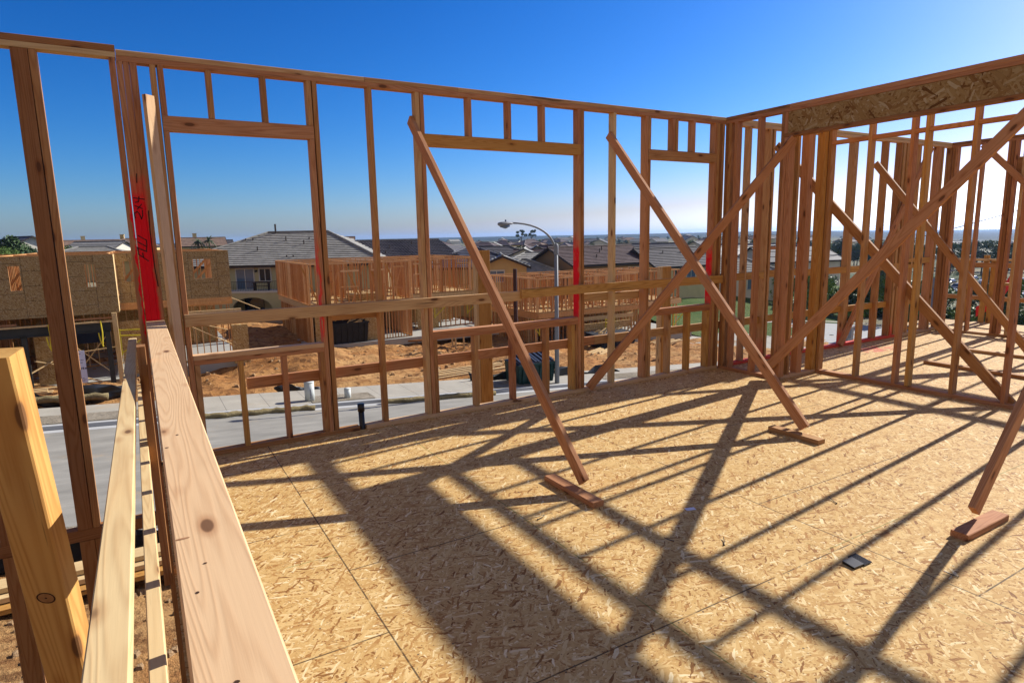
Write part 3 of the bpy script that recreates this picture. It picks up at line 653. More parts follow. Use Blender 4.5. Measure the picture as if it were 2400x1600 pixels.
# ------------------------------------------------------------------ houses under construction across the street
def frame_wall(parent,p0,p1,z0,z1,openings=(),step=.406,th=.1,name='wall_frame',mat=None,double=True,sill=True):
    """a stud wall between two plan points, openings=(u0,u1,zlow,zhigh)"""
    mb=MB(); p0=Vector((p0[0],p0[1],0)); p1=Vector((p1[0],p1[1],0)); L=(p1-p0).length; a=(p1-p0)/L; n=Vector((-a.y,a.x,0))*th
    def pc(u0,u1,za,zb):
        q=p0+a*u0; r=p0+a*u1
        mb.hexa([(q.x,q.y,za),(r.x,r.y,za),(r.x+n.x,r.y+n.y,za),(q.x+n.x,q.y+n.y,za),(q.x,q.y,zb),(r.x,r.y,zb),(r.x+n.x,r.y+n.y,zb),(q.x+n.x,q.y+n.y,zb)])
    pc(0,L,z0,z0+.04); pc(0,L,z1-.045,z1); pc(0,L,z1-.09,z1-.047)
    u=0
    us=[]
    while u<L-.06: us.append(u); u+=step
    us.append(L-.04)
    for u in us:
        o=[q for q in openings if q[0]-.05<u<q[1]]
        if not o: pc(u,u+.04,z0+.04,z1-.09)
        else:
            q=o[0]
            if q[2]>z0+.1: pc(u,u+.04,z0+.04,q[2]-.04)
            if q[3]+.12<z1-.1: pc(u,u+.04,q[3]+.1,z1-.09)
    for q in openings:
        for x in (q[0]-.085,q[0]-.043,q[1],q[1]+.043): pc(x,x+.04,z0+.04,z1-.09)
        pc(q[0],q[1],q[3],q[3]+.1)
        if q[2]>z0+.1: pc(q[0],q[1],q[2]-.04,q[2])
    return mb.build(name,mat or FAR,parent)
def sheath(mb,x0,x1,y0,y1,z0,z1,holes):
    """a flat sheathed wall with rectangular window holes"""
    xs=sorted({x0,x1,*[h[0] for h in holes],*[h[1] for h in holes]}); zs=sorted({z0,z1,*[h[2] for h in holes],*[h[3] for h in holes]})
    for a,b in zip(xs,xs[1:]):
        for c,d in zip(zs,zs[1:]):
            if not any(h[0]<=(a+b)/2<=h[1] and h[2]<=(c+d)/2<=h[3] for h in holes): mb.box(a,b,y0,y1,c,d)

A=empty('framed_house',(0,34,-4.2),'house under construction already wrapped in grey brown strand board on its upper storey','house','houses being framed across the street')
yA,yB=31.9,33.5
mb=MB(); sheath(mb,-9.0,-.90,yA,yA+.03,-1.22,1.27,[(-4.50,-4.13,-.08,.90),(-1.95,-1.60,-.07,.88),(-8,-7.2,-.1,.9)]); mb.build('sheathed_wall',OSBW,A)
mb=MB(); sheath(mb,-.88,3.80,yB,yB+.03,-.95,1.28,[(-.60,-.20,0,.92),(2.20,3.0,0,.91)]); mb.build('sheathed_wall',OSBW,A)
mb=MB(); mb.box(-.93,-.90,yA+.031,yB,-1.2,1.27); mb.build('corner_sheathing',FARP,A)
mb=MB(); mb.box(-.90,3.79,yB-.005,yB+.04,-1.28,-.952); mb.box(-.88,3.79,yB-.05,yB-.006,-1.24,-1.10); mb.build('rim_board',FAR,A)
frame_wall(A,(-9,yA+.032),(-.94,yA+.032),-1.1,1.30,[(4.5,4.87,-.08,.90),(7.05,7.40,-.07,.88)])
frame_wall(A,(-.88,yB+.032),(3.79,yB+.032),-1.1,1.31,[(.3,.68,0,.92),(3.1,3.88,0,.91)])
for (p,q) in (((-9,36),(-1,36)),((-6.5,40),(4,40)),((-4,44),(4,44))): frame_wall(A,p,q,-1.1,1.30)
for (p,q) in (((-4.8,32.1),(-4.8,44)),((-1.1,33.7),(-1.1,44)),((3.7,33.6),(3.7,44)),((1.4,33.7),(1.4,40))): frame_wall(A,p,q,-1.1,1.30)
mb=MB(); mb.box(-9,-.95,32,44,-1.22,-1.12); mb.box(-.95,3.75,33.56,44,-1.22,-1.12); mb.build('floor_platform',OSBP,A)
for (p,q) in (((2.0,33.9),(3.0,33.9)),((-.55,34.2),(.2,34.2)),((-4.6,33),(-3.9,33.2))):
    mb=MB(); mb.bar((p[0]-.5,p[1],-1),(q[0]+.5,q[1],1.2),.1,.04,(0,1,0)); mb.bar((p[0]-.9,p[1],-1),(q[0]+.1,q[1],1.2),.1,.04,(0,1,0)); mb.build('wall_brace',FAR,A)
mb=MB(); mb.box(-10,-1.0,32.0,46,-4.6,-4.13); mb.box(-.999,4.1,33.35,46,-5.0,-4.13); mb.build('foundation_slab',SLAB,A)
mb=MB(); mb.box(-10,4.1,45.8,45.9,-4.1,-1.3); mb.box(-9,-6.6,38,38.05,-4.1,-1.3); mb.box(-6,.3,41,41.05,-4.1,-1.3); mb.box(.8,3.6,40.6,40.65,-4.1,-1.3); mb.build('inner_sheathing',OSBP,A)
# lower storey: steel portal, timber nailers, panels and studs
for x0,x1 in ((-4.39,-4.20),(-1.52,-1.33)):
    mb=MB(); mb.box(x0,x1,31.72,31.76,-4.5,-1.9); mb.box(x0,x1,31.86,31.9,-4.5,-1.9); mb.box((x0+x1)/2-.02,(x0+x1)/2+.02,31.761,31.859,-4.5,-1.9); mb.box(x0-.04,x1+.04,31.66,31.95,-4.5,-4.28); mb.build('steel_column',STEEL,A)
mb=MB(); mb.box(-9,-1.28,31.72,31.9,-1.62,-1.58); mb.box(-9,-1.28,31.72,31.9,-1.98,-1.94); mb.box(-9,-1.28,31.79,31.83,-1.939,-1.621); mb.build('steel_beam',STEEL,A)
mb=MB(); mb.box(-9,-1.15,31.68,31.92,-1.578,-1.52); mb.build('beam_nailer',FARP,A)
mb=MB(); mb.box(-3.3,-1.16,31.95,32.0,-1.45,-1.38); mb.box(-9,-4.5,31.96,32.01,-1.5,-1.42); mb.build('edge_board',REDW,A)
mb=MB(); mb.box(-4.05,-3.05,32.25,32.3,-4.1,-2.0); mb.build('shear_panel',OSBP,A)
mb=MB(); mb.box(-1.2,-1.02,31.7,31.9,-4.2,-1.2); mb.build('corner_post',FARP,A)
mb=MB(); mb.box(-1.0,.35,33.3,33.34,-4.2,-1.75); mb.build('shear_panel',OSBP,A)
frame_wall(A,(-9,36),(-1.1,36),-4.12,-1.3); frame_wall(A,(-9,40.5),(4,40.5),-4.12,-1.3); frame_wall(A,(.4,33.6),(.4,44),-4.12,-1.3); frame_wall(A,(-6.5,32),(-6.5,44),-4.12,-1.3)
frame_wall(A,(1.5,34.5),(3.75,34.5),-4.12,-1.3,step=.3)
mb=MB(); mb.box(1.6,4.1,33.0,33.12,-1.72,-1.50); mb.build('porch_beam',FARP,A)
mb=MB(); mb.box(3.62,4.32,33.0,33.4,-4.2,-2.3); mb.build('porch_pier',OSBP,A)
mb=MB(); mb.bar((3.75,33.4,-1.0),(5.0,33.2,-1.62),.09,.04); mb.build('outrigger',FARP,A)
for p,q in (((-3.2,32.6,-2.1),(-1.5,33.2,-4.0)),((-2.9,32.5,-4.0),(-1.4,32.6,-2.1)),((-4.3,31.8,-3.5),(-2.9,32.6,-2.8)),((-1.2,31.66,-4.35),(-3.2,32.0,-3.6)),((-3.4,32.2,-2.9),(-1.2,31.95,-2.7)),((1.7,34,-2.2),(3.6,33.6,-3.3)),((1.2,34.2,-1.9),(3.5,33.8,-2.6)),((-4.1,32.0,-3.0),(-2.9,32.4,-3.45))):
    mb=MB(); mb.bar(p,q,.09,.04); mb.build('wall_brace',FARP,A)
mb=MB(); mb.box(-3.1,-1.55,35.9,35.98,-2.95,-2.0); mb.build('membrane_panel',flat('blue_grey_membrane',(.03,.04,.075)),A)
mb=MB(); mb.box(-.12,.05,33.24,33.3,-2.45,-2.1); mb.build('meter_box',STEEL,A)

Bh=empty('framed_house',(12.5,45,-5),'open framed house of bare orange studs left of the scaffold plank','house','houses being framed across the street')
yF=40.27; x0,x1=9.05,15.9; zf,zt=-2.35,.25
frame_wall(Bh,(x0,yF),(x1,yF),zf,zt,[(.55,1.5,-.9,-.35),(2.0,3.2,-1.3,-.35),(4.0,4.9,-1.2,-.35),(5.55,6.3,-1.55,-.2)])
frame_wall(Bh,(x0,yF+.11),(x0,50.5),zf,zt,step=.32); frame_wall(Bh,(x1-.1,yF+.11),(x1-.1,43.4),zf,zt,step=.3)
frame_wall(Bh,(14.0,yF+.12),(14.0,43.2),zf,zt,step=.28)
for p,q in (((x0,43.3),(15.8,43.3)),((x0,46.6),(22,46.6)),((x0,50.5),(22,50.5)),((12.2,43.4),(12.2,50.4)),((17.5,43.4),(17.5,50.4)),((19.8,43.4),(19.8,50.4))): frame_wall(Bh,p,q,zf,zt)
frame_wall(Bh,(16.0,43.27),(22.1,43.27),zf,.18,[(1.2,2.0,-.9,-.2),(2.7,3.4,-1.4,-.3),(4.75,5.75,-1.85,-.28)]); frame_wall(Bh,(22.0,43.4),(22.0,50.4),zf,zt)
mb=MB(); mb.box(x0-.04,x1+.04,yF-.05,50.6,zf-.05,zf-.005); mb.box(x1+.05,22.2,43.2,50.6,zf-.05,zf-.005); mb.build('floor_platform',OSBP,Bh)
mb=MB(); mb.box(x0-.04,x1+.04,yF-.05,yF,zf-.36,zf-.051); mb.box(x0-.04,x0,yF+.001,50.6,zf-.36,zf-.051); mb.box(x1+.05,22.2,43.2,43.25,zf-.36,zf-.051); mb.build('rim_board',FARP,Bh)
for i in range(9):
    mb=MB(); u=x0+.6+i*.72; mb.bar((u,yF+.3+.4*(i%3),zf),(u+(.9 if i%2 else -.9),yF+.5+.4*(i%3),zt-.2),.09,.04,(0,1,0)); mb.build('wall_brace',FAR if i%2 else GOLD,Bh)
mb=MB(); mb.bar((x0+.2,yF-1.5,-5.0),(x0+.9,yF-.05,zt-.6),.09,.04); mb.build('raking_shore',FARP,Bh)
za=-4.95
frame_wall(Bh,(x0+.1,yF+.3),(13.2,yF+.3),za,zf-.37,[(1.2,3.4,za,-3.0)]); frame_wall(Bh,(x0+.1,yF+.41),(x0+.1,50),za,zf-.37,step=.3); frame_wall(Bh,(13.6,yF+.2),(15.8,yF+.2),za,zf-.37,step=.2)
frame_wall(Bh,(16,43.3),(22,43.3),za,zf-.37,[(2.2,3.2,za,-3)]); frame_wall(Bh,(9.2,46),(22,46),za,zf-.37,step=.3); frame_wall(Bh,(15.9,yF+.4),(15.9,46),za,zf-.37,step=.3)
mb=MB(); mb.box(9.3,10.3,yF+.26,yF+.29,za,zf-.38); mb.build('shear_panel',OSBP,Bh)
mb=MB(); mb.box(12.55,13.4,yF+.25,yF+.29,za,zf-.38); mb.build('shear_panel',OSBP,Bh)
mb=MB(); mb.box(17.3,19.0,43.15,43.19,za,zf-.38); mb.build('shear_panel',OSBP,Bh)
mb=MB(); mb.box(8.8,22.4,40,51,-5.4,-4.96); mb.build('foundation_slab',SLAB,Bh)
mb=MB(); mb.box(9.3,22,47,47.05,-4.95,-2.8); mb.box(9.2,9.25,41,50,-4.95,-2.8); mb.build('inner_sheathing',OSBP,Bh)
mb=MB(); mb.box(12.0,14.0,41.2,42.6,zf,zf+.45); mb.build('stacked_sheathing',OSBP,Bh)

Ch=empty('framed_house',(30,41,-6.3),'lower framed house stepping downhill to the right of the lamp post','house','houses being framed across the street')
x0,yF=24.1,37.24; zf,zt=-3.72,-1.28
frame_wall(Ch,(x0,yF),(33.4,yF),zf,zt,[(1.2,2.0,-2.5,-1.7),(3.4,4.8,-2.9,-1.75),(6.3,7.4,-2.7,-1.75)]); frame_wall(Ch,(x0,yF+.11),(x0,44),zf,zt,step=.33)
for p,q in (((x0,39.6),(36,39.6)),((x0,42),(38,42)),((x0,44.2),(39,44.2)),((27.5,37.4),(27.5,44)),((30.4,37.4),(30.4,44)),((33.3,37.4),(33.3,44)),((36,38.5),(36,44)),((39,38.6),(39,44)),((33.5,38.4),(39,38.4))): frame_wall(Ch,p,q,zf,zt)
mb=MB(); mb.box(x0-.04,33.5,yF-.05,44.3,zf-.05,zf-.005); mb.box(33.51,39.1,38.3,44.3,zf-.05,zf-.005); mb.build('floor_platform',OSBP,Ch)
mb=MB(); mb.box(x0-.04,33.5,yF-.05,yF,zf-.4,zf-.051); mb.box(x0-.04,x0,yF+.001,44.3,zf-.4,zf-.051); mb.box(33.5,39.1,38.25,38.3,zf-.4,zf-.051); mb.build('rim_board',FAR,Ch)
for i in range(9):
    mb=MB(); u=x0+.8+i*1.05; mb.bar((u,yF+.3+.5*(i%3),zf),(u+(.9 if i%2 else -.9),yF+.6+.5*(i%3),zt-.2),.09,.04,(0,1,0)); mb.build('wall_brace',FAR,Ch)
za=-6.25
frame_wall(Ch,(x0+.1,yF+.4),(33.2,yF+.4),za,zf-.41,[(3.2,7.8,za,-4.6)],step=.33); frame_wall(Ch,(x0+.1,yF+.5),(x0+.1,44),za,zf-.41,step=.3); frame_wall(Ch,(x0+.2,42),(39,42),za,zf-.41,step=.33); frame_wall(Ch,(33.6,38.6),(39,38.6),za,zf-.41,[(1.6,3.4,za,-4.7)],step=.33); frame_wall(Ch,(30,37.8),(30,42),za,zf-.41,step=.33)
mb=MB(); mb.box(24.0,39.3,37.2,44.6,-6.9,za-.005); mb.build('foundation_slab',SLAB,Ch)
mb=MB(); mb.box(24.3,39,43.6,43.65,za,-4.2); mb.box(24.3,24.35,39,43.5,za,-4.2); mb.build('inner_sheathing',OSBP,Ch)
mb=MB(); mb.box(26.5,33,yF+.1,yF+.25,-4.66,-4.36); mb.build('garage_header',FARP,Ch)
mb=MB(); mb.box(27.6,32.0,36.5,36.6,-5.25,-4.8); mb.box(27.6,32.0,36.49,36.61,-4.795,-4.75); mb.build('form_beam',OSBP,Ch)

# yellow wall jacks clamped to the framed houses
def wall_jack(x,y,z,h,d,label):
    e=empty('wall_jack',(x,y,z),label,'bracket','yellow scaffold brackets')
    mb=MB(); mb.bar((x,y,z),(x,y,z+h),.05,.05); mb.build('upright',YEL,e)
    mb=MB(); mb.bar((x,y,z+h*.95),(x+d,y-.2,z+h*.95),.05,.05); mb.bar((x,y,z+h*.75),(x+d,y-.2,z+h*.72),.05,.05); mb.build('arm',YEL,e)
    mb=MB(); mb.bar((x,y,z+.1),(x+d,y-.2,z+h*.72),.045,.045); mb.bar((x+d,y-.2,z+h*.70),(x+d,y-.2,z+h*1.15),.045,.045); mb.build('strut',YEL,e)
wall_jack(-.98,31.6,-3.05,1.15,1.0,'yellow bracket at the corner of the sheathed house')
wall_jack(18.6,42.9,-4.2,1.2,.8,'yellow bracket on the open framed house, left of two'); wall_jack(21.3,42.9,-4.1,1.2,.8,'yellow bracket on the open framed house, right of two')
wall_jack(24.0,37.0,-5.3,1.1,-.7,'yellow bracket at the near corner of the lower framed house'); wall_jack(29.5,36.4,-5.7,1.2,.7,'yellow bracket below the form beam of the lower framed house'); wall_jack(38,38,-6,1.3,.8,'yellow bracket at the far right end of the lower framed house')
for x,lab in ((-3.42,'yellow hanging strap left of the double post'),(-1.62,'yellow hanging strap beside the right steel column')):
    mb=MB(); pts=[(x,31.66,-1.5),(x+.02,31.64,-2.0),(x-.02,31.64,-2.5)]; mb.tube(pts,.03,6); mb.tube([(x-.12,31.64,-2.0),(x-.08,31.64,-2.35),(x,31.64,-2.6)],.025,6)
    tag(mb.build('hoist_strap',YEL),lab,'strap','yellow straps on the steel portal')

# ------------------------------------------------------------------ things standing about on the site
def gz(x,y): return site(x,y)
# street lamp
LX,LY=17.05,24.75; LZ=plane(LX)+.14
L=empty('street_lamp',(LX,LY,LZ),'tall grey street lamp with a curved arm beyond the middle of the stud wall','street lamp')
mb=MB(); mb.tube([(LX,LY,LZ),(LX,LY,.92)],[.115,.085],16); mb.build('pole',GALV,L,True)
mb=MB(); mb.tube([(LX,LY,.80),(LX,LY,.84),(LX,LY,1.22),(LX,LY,1.26),(LX,LY,1.31),(LX,LY,1.33)],[.105,.11,.11,.095,.06,.01],16); mb.build('pole_cap',GALV,L,True)
pts=[]
for i in range(13):
    t=i/12; pts.append((LX-.05-2.35*(1-math.cos(t*math.pi/2))*.5-2.35*.5*t*t-.0*t,LY,.95+1.33*math.sin(t*math.pi/2)))
mb=MB(); mb.tube(pts,[.055-.015*i/12 for i in range(13)],10); mb.build('arm',GALV,L,True)
ex,ez=pts[-1][0],pts[-1][2]
mb=MB(); mb.tube([(ex+.05,LY,ez),(ex-.10,LY,ez+.01),(ex-.3,LY,ez-.01),(ex-.52,LY,ez-.03),(ex-.66,LY,ez-.06),(ex-.72,LY,ez-.08)],[.05,.10,.15,.16,.13,.03],14); lh=mb.build('lamp_head',GALV,L,True)
for v in lh.data.vertices: v.co.z=ez-.05+(v.co.z-ez+.05)*.62
mb=MB(); mb.tube([(ex-.32,LY,ez+.04),(ex-.32,LY,ez+.15)],.035,8); mb.build('photo_cell',flat('blue_cap',(.02,.05,.15)),L)
mb=MB(); mb.tube([(ex-.60,LY,ez-.13),(ex-.34,LY,ez-.16),(ex-.12,LY,ez-.12)],[.05,.09,.04],10); mb.build('lamp_lens',GLASSB,L,True)
# dark slender post near it
mb=MB(); mb.tube([(21.6,36.2,-6.2),(21.6,36.2,-.45)],.14,10); tag(mb.build('site_post',flat('rust_dark',(.05,.022,.018))),'dark rusty upright pipe left of the street lamp','post')
# skip with ribbed lid near the kerb
def skip(x,y,w,d,h,mat,label,lid=True,rot=0):
    z=plane(x)+.06; e=empty('waste_skip',(x,y,z),label,'skip'); e.rotation_euler.z=rot
    def add(mb,n,m_):
        o=mb.build(n,m_); o.parent=e; return o
    mb=MB(); mb.hexa([(-w/2,-d/2,.1),(w/2,-d/2,.1),(w/2,d/2,.1),(-w/2,d/2,.1),(-w/2-.1,-d/2-.12,h),(w/2+.1,-d/2-.12,h),(w/2+.1,d/2,h+.15),(-w/2-.1,d/2,h+.15)]); add(mb,'bin_body',mat)
    mb=MB()
    for i in range(6):
        u=-w/2+.15+i*(w-.3)/5; mb.bar((u,-d/2-.05,.15),(u,-d/2-.15,h-.1),.07,.05)
    mb.bar((-w/2-.14,-d/2-.15,h),(w/2+.14,-d/2-.15,h),.1,.1); add(mb,'stiffener',mat)
    if lid:
        for s in (-1,1):
            mb=MB(); a=s*w/4
            mb.hexa([(a-w/4-.03,-d/2-.14,h+.06),(a+w/4-.02,-d/2-.14,h+.06),(a+w/4-.02,d/2,h+.42),(a-w/4-.03,d/2,h+.42),(a-w/4-.03,-d/2-.14,h+.09),(a+w/4-.02,-d/2-.14,h+.09),(a+w/4-.02,d/2,h+.45),(a-w/4-.03,d/2,h+.45)])
            for k in range(4):
                u=a-w/4+.10+k*(w/2-.16)/3; mb.bar((u,-d/2-.1,h+.12),(u,d/2-.05,h+.47),.11,.06)
            add(mb,'lid',flat('black_lid',(.03,.034,.045),.4,.1,2,0,.6))
    else:
        mb=MB()
        for i in range(16):
            a=random.uniform(-w/2,w/2-.6); b=random.uniform(-d/2+.1,d/2-.1); mb.bar((a,b,h-.1),(a+random.uniform(.3,1.4),b+random.uniform(-.4,.4),h+random.uniform(.05,.5)),.12,.05)
        add(mb,'debris',FARP)
    return e
skip(16.0,25.6,1.9,1.25,1.05,GREENB,'dark green skip with ribbed black lids beside the lamp post')
skip(11.45,40.9,2.2,1.3,1.45,flat('dark_skip_steel',(.018,.018,.018),.6,.3),'dark open skip heaped with scraps before the open framed house',False)
skip(29.3,35.6,3.2,1.7,.9,flat('blue_black_steel',(.016,.02,.03),.6,.3),'low blue black skip in front of the lower framed house',False,.06)
# black silt fence and tarps
def drape(name,pts,h,mat,label,cat='silt fence',group='black plastic sheets',sag=.12):
    mb=MB(); n=len(pts); rows=6; vv=[]
    for i,(x,y) in enumerate(pts):
        for k in range(rows):
            t=k/(rows-1); z=gz(x,y)+.01+h[i]*t; w_=sag*math.sin(i*2.3+k*1.1)
            vv.append((x+.1*math.sin(i*1.7+k),y+w_+.12*(1-t)*math.sin(i*3.1),z))
    mb.v=vv; mb.f=[(i*rows+k,(i+1)*rows+k,(i+1)*rows+k+1,i*rows+k+1) for i in range(n-1) for k in range(rows-1)]
    o=mb.build(name,mat,None,True); o.modifiers.new('s','SOLIDIFY').thickness=.012
    return tag(o,label,cat,group)
drape('silt_fence',[(-6+.45*i,13.85+.05*math.sin(i)) for i in range(22)],[.42+.06*math.sin(i*1.3) for i in range(22)],FABRIC,'black silt fence running along the near kerb below the stair opening')
drape('silt_fence',[(-6+.35*i,28.6+.25*math.sin(i*.5)) for i in range(16)],[.45+.35*max(0,math.sin(i*.7)) for i in range(16)],BLACK,'crumpled black plastic in front of the lumber pile at left')
drape('silt_fence',[(13.2+.35*i,26.6-.1*i*.3) for i in range(12)],[.75,.45,.55,.6,.5,.7,.75,.8,.7,.75,.8,.6],BLACK,'crumpled black plastic just left of the green skip')
drape('silt_fence',[(18.0+.4*i,26.4) for i in range(12)],[.55+.2*math.sin(i) for i in range(12)],BLACK,'crumpled black plastic just right of the green skip')
drape('silt_fence',[(4.5+.3*i,27.6+.06*i) for i in range(9)],[.4,.5,.45,.35,.25,.25,.2,.15,.1],BLACK,'black plastic flap by the pale stub pipe')
# straw wattles
def wattle(x0,x1,y,label,r=.11,dz=.08,y1=None):
    n=26; pts=[]; rr=[]
    for i in range(n+1):
        x=x0+(x1-x0)*i/n; yy=y+((y1 if y1 is not None else y)-y)*i/n+.04*math.sin(i*.9); pts.append((x,yy,plane(x)+dz+.02*math.sin(i*1.9))); rr.append(r*(1+.10*math.sin(i*2.7)))
    mb=MB(); mb.tube(pts,rr,10); tag(mb.build('straw_wattle',STRAW,None,True),label,'wattle','straw wattles')
wattle(-7,-1.5,28.2,'straw wattle in front of the black plastic at left',.13,.22); wattle(1.3,5.3,24.15,'straw wattle along the kerb under the widest window opening'); wattle(8.0,13.2,24.1,'straw wattle along the kerb under the middle window opening')
# pale pipes standing up from the verge
for x,y,h,r,lab in ((5.35,25.1,.78,.19,'fat pale stub pipe standing at the verge'),(6.85,25.05,.42,.13,'short pale green stub pipe right of the fat one')):
    z=plane(x)+.1; e=empty('stub_pipe',(x,y,z),lab,'pipe','stub pipes in the verge')
    mb=MB(); mb.tube([(x,y,z),(x,y,z+h)],r,20); mb.build('pipe',PIPEW,e,True)
    mb=MB(); mb.tube([(x,y,z+h),(x,y,z+h+.03)],r*1.04,20); mb.build('pipe_cap',PIPEW,e,True)
    if h>.6:
        mb=MB()
        for k in range(7): mb.box(x-.02,x+.02,y-r-.004,y-r+.004,z+.18+k*.055,z+.18+k*.055+.035)
        mb.build('pipe_lettering',GREYT,e)
# notice boards
def notice(x,y,z,w,h,label,rot):
    e=empty('notice_board',(x,y,z),label,'sign','white notice boards'); e.rotation_euler.z=rot
    mb=MB(); mb.box(-w/2,w/2,0,.02,0,h); o=mb.build('board',WHITE); o.parent=e
    mb=MB(); rnd=random.Random(5)
    for k,(zz,n,s) in enumerate(((.90,3,.03),(.70,5,.04),(.62,5,.035),(.42,6,.09),(.36,3,.03),(.14,4,.035),(.10,5,.025),(.06,4,.025))):
        u=-w*.36+rnd.uniform(0,.1)
        for i in range(n):
            l=rnd.uniform(.02,.07); mb.box(u,u+l,-.004,0,h*zz,h*zz+s*rnd.uniform(.6,1)); u+=l+.025
    o=mb.build('faded_text',GREYT); o.parent=e
    mb=MB()
    for i in (-1,1): mb.box(i*w*.35-.02,i*w*.35+.02,.021,.06,-.35,h)
    o=mb.build('stake',FARP); o.parent=e
notice(-2.55,31.2,-3.98,.52,1.35,'white notice board with faded lettering at the garage of the sheathed house',.1)
notice(28.55,29.5,-6.2,.62,1.35,'white notice board with faded lettering beyond the smallest window',-.5)
# lumber piles
def pile(cx,cy,n,l,label,rot,spread=.5,h=.05,layers=2,mat=None,z=None):
    z=gz(cx,cy) if z is None else z; rnd=random.Random(int(cx*10+cy)); e=empty('lumber_pile',(cx,cy,z),label,'lumber','lumber piles on the site'); e.rotation_euler.z=rot
    for i in range(n):
        u=(i%max(1,n//layers))*(spread*2/max(1,n//layers))-spread; k=i//max(1,n//layers); a=rnd.uniform(-.05,.05); ll=l*rnd.uniform(.7,1)
        mb=MB(); o0=rnd.uniform(-.3,.3); mb.bar((-ll/2+o0,u-a*ll/2,.10+k*h*1.05),(ll/2+o0,u+a*ll/2,.10+k*h*1.05),.14,h); o=mb.build('board',mat or FARP); o.parent=e
pile(-2.0,29.9,9,3.2,'scattered pale boards behind the black plastic at left',.12,.7); pile(-4.6,30.3,6,3.0,'loose boards left of the double post',.0,.5)
pile(14.2,29.3,10,5,'long thin boards lying on the soil behind the scaffold plank',.05,.9); pile(26.4,33.4,8,2.6,'dark and pale offcuts before the lower framed house',.5,.6); pile(34.5,35.5,9,3,'pale offcuts at the far right of the site',.2,.8)
pile(15.6,40.6,10,3.4,'rusty brown boards stacked against the open framed house',-.3,.6,mat=BROWN); pile(3.4,36.6,5,2.2,'boards on the slab of the sheathed house',.8,.5)
# long planks stacked just outside our house
e=empty('lumber_pile',(-1,12.6,-4.3),'stack of long stamped planks on the soil below the stair opening','lumber','lumber piles on the site')
st_=flat('stamp_ink',(.05,.045,.03))
for k,(yy,zz,mm) in enumerate(((12.25,0,GOLD),(12.55,.0,PALE),(12.9,0,PALE),(13.2,0,PALE),(12.45,.10,PALE),(12.85,.10,PALE),(12.62,.20,PALE))):
    bx('plank',-7,1.6,yy-.14,yy+.14,plane(-2)-.0+.12+zz,plane(-2)+.12+zz+.085,mm,e)
mb=MB(); rnd=random.Random(3)
for k in range(4):
    for i in range(10): 
        u=-2.6+k*1.0+i*.055; mb.box(u,u+.03,12.55,12.62,plane(-2)+.4055,plane(-2)+.4065); mb.box(u,u+.03,12.28+.5,12.83,plane(-2)+.3055,plane(-2)+.3065)
mb.build('grade_stamp',st_,e)
pile(.15,8.6,4,1.6,'few offcuts lying on the soil beside our wall',.15,.25,z=-4.35)
# saw horse and bits at the open framed house
e=empty('saw_bench',(18.2,37.4,-5.6),'pale timber saw bench by the open framed house','bench')
mb=MB(); mb.box(17.5,19.2,37.3,37.9,-4.75,-4.6); mb.build('bench_top',FARP,e)
for x,y in ((17.6,37.35),(18.2,37.35),(19.1,37.35),(17.6,37.85),(19.1,37.85)):
    mb=MB(); mb.bar((x,y,-5.6),(x,y,-4.76),.09,.09); mb.build('leg',FARP,e)
for i in range(60):
    pass
rb=random.Random(11); mb=MB()
for i in range(1500):
    y=rb.choice((rb.uniform(6,13.6),rb.uniform(29,46))); x=rb.uniform(-7,3 if y<14 else 30); s=rb.uniform(.03,.10) if y<14 else rb.uniform(.05,.2)*rb.random()**.5; z=gz(x,y)
    a=rb.uniform(0,3.14); dx,dy=math.cos(a)*s,math.sin(a)*s
    mb.hexa([(x-dx,y-dy,z-.02),(x+dy,y-dx,z-.02),(x+dx,y+dy,z-.02),(x-dy,y+dx,z-.02),(x-dx*.6,y-dy*.6,z+s*.7),(x+dy*.6,y-dx*.6,z+s*.5),(x+dx*.6,y+dy*.6,z+s*.8),(x-dy*.6,y+dx*.6,z+s*.6)])
tag(mb.build('soil_clods',dirt('clods',(.42,.24,.11),(.46,.30,.16),(.3,.17,.08))),'loose soil clods scattered over the building site','soil clods',kind='stuff')

# ------------------------------------------------------------------ finished houses behind the site
def roof_slope(mb,eL,eR,rR,rL,n,step=.05,rib=0,pitch=.32):
    """tile courses between eave and ridge; rib>0 gives barrel tiles running up the slope"""
    eL,eR,rR,rL=map(Vector,(eL,eR,rR,rL)); ax=(eR-eL).normalized(); W_=(eR-eL).length
    upv=((rL+rR)/2-(eL+eR)/2); nrm=ax.cross(upv).normalized()
    if nrm.z<0: nrm=-nrm
    cols=2 if not rib else int(W_/pitch)*4
    base=len(mb.v); rows=[]
    for i in range(n):
        for e,(t,hh) in enumerate(((i/n,step),((i+1)/n-.002,0.0))):
            row=[]
            L=eL.lerp(rL,t); Rr=eR.lerp(rR,t); uL=(L-eL).dot(ax); uR=(Rr-eL).dot(ax); o=L-ax*uL
            for c in range(cols+1):
                u=W_*c/cols; uu=min(max(u,uL),uR) if uR>uL else (uL+uR)/2
                b=rib*abs(math.sin(math.pi*uu/pitch)) if rib else 0
                row.append(len(mb.v)); mb.v.append(tuple(o+ax*uu+nrm*(hh+b)))
            rows.append(row)
    for r,s in zip(rows,rows[1:]):
        for c in range(cols): mb.f.append((r[c],r[c+1],s[c+1],s[c]))
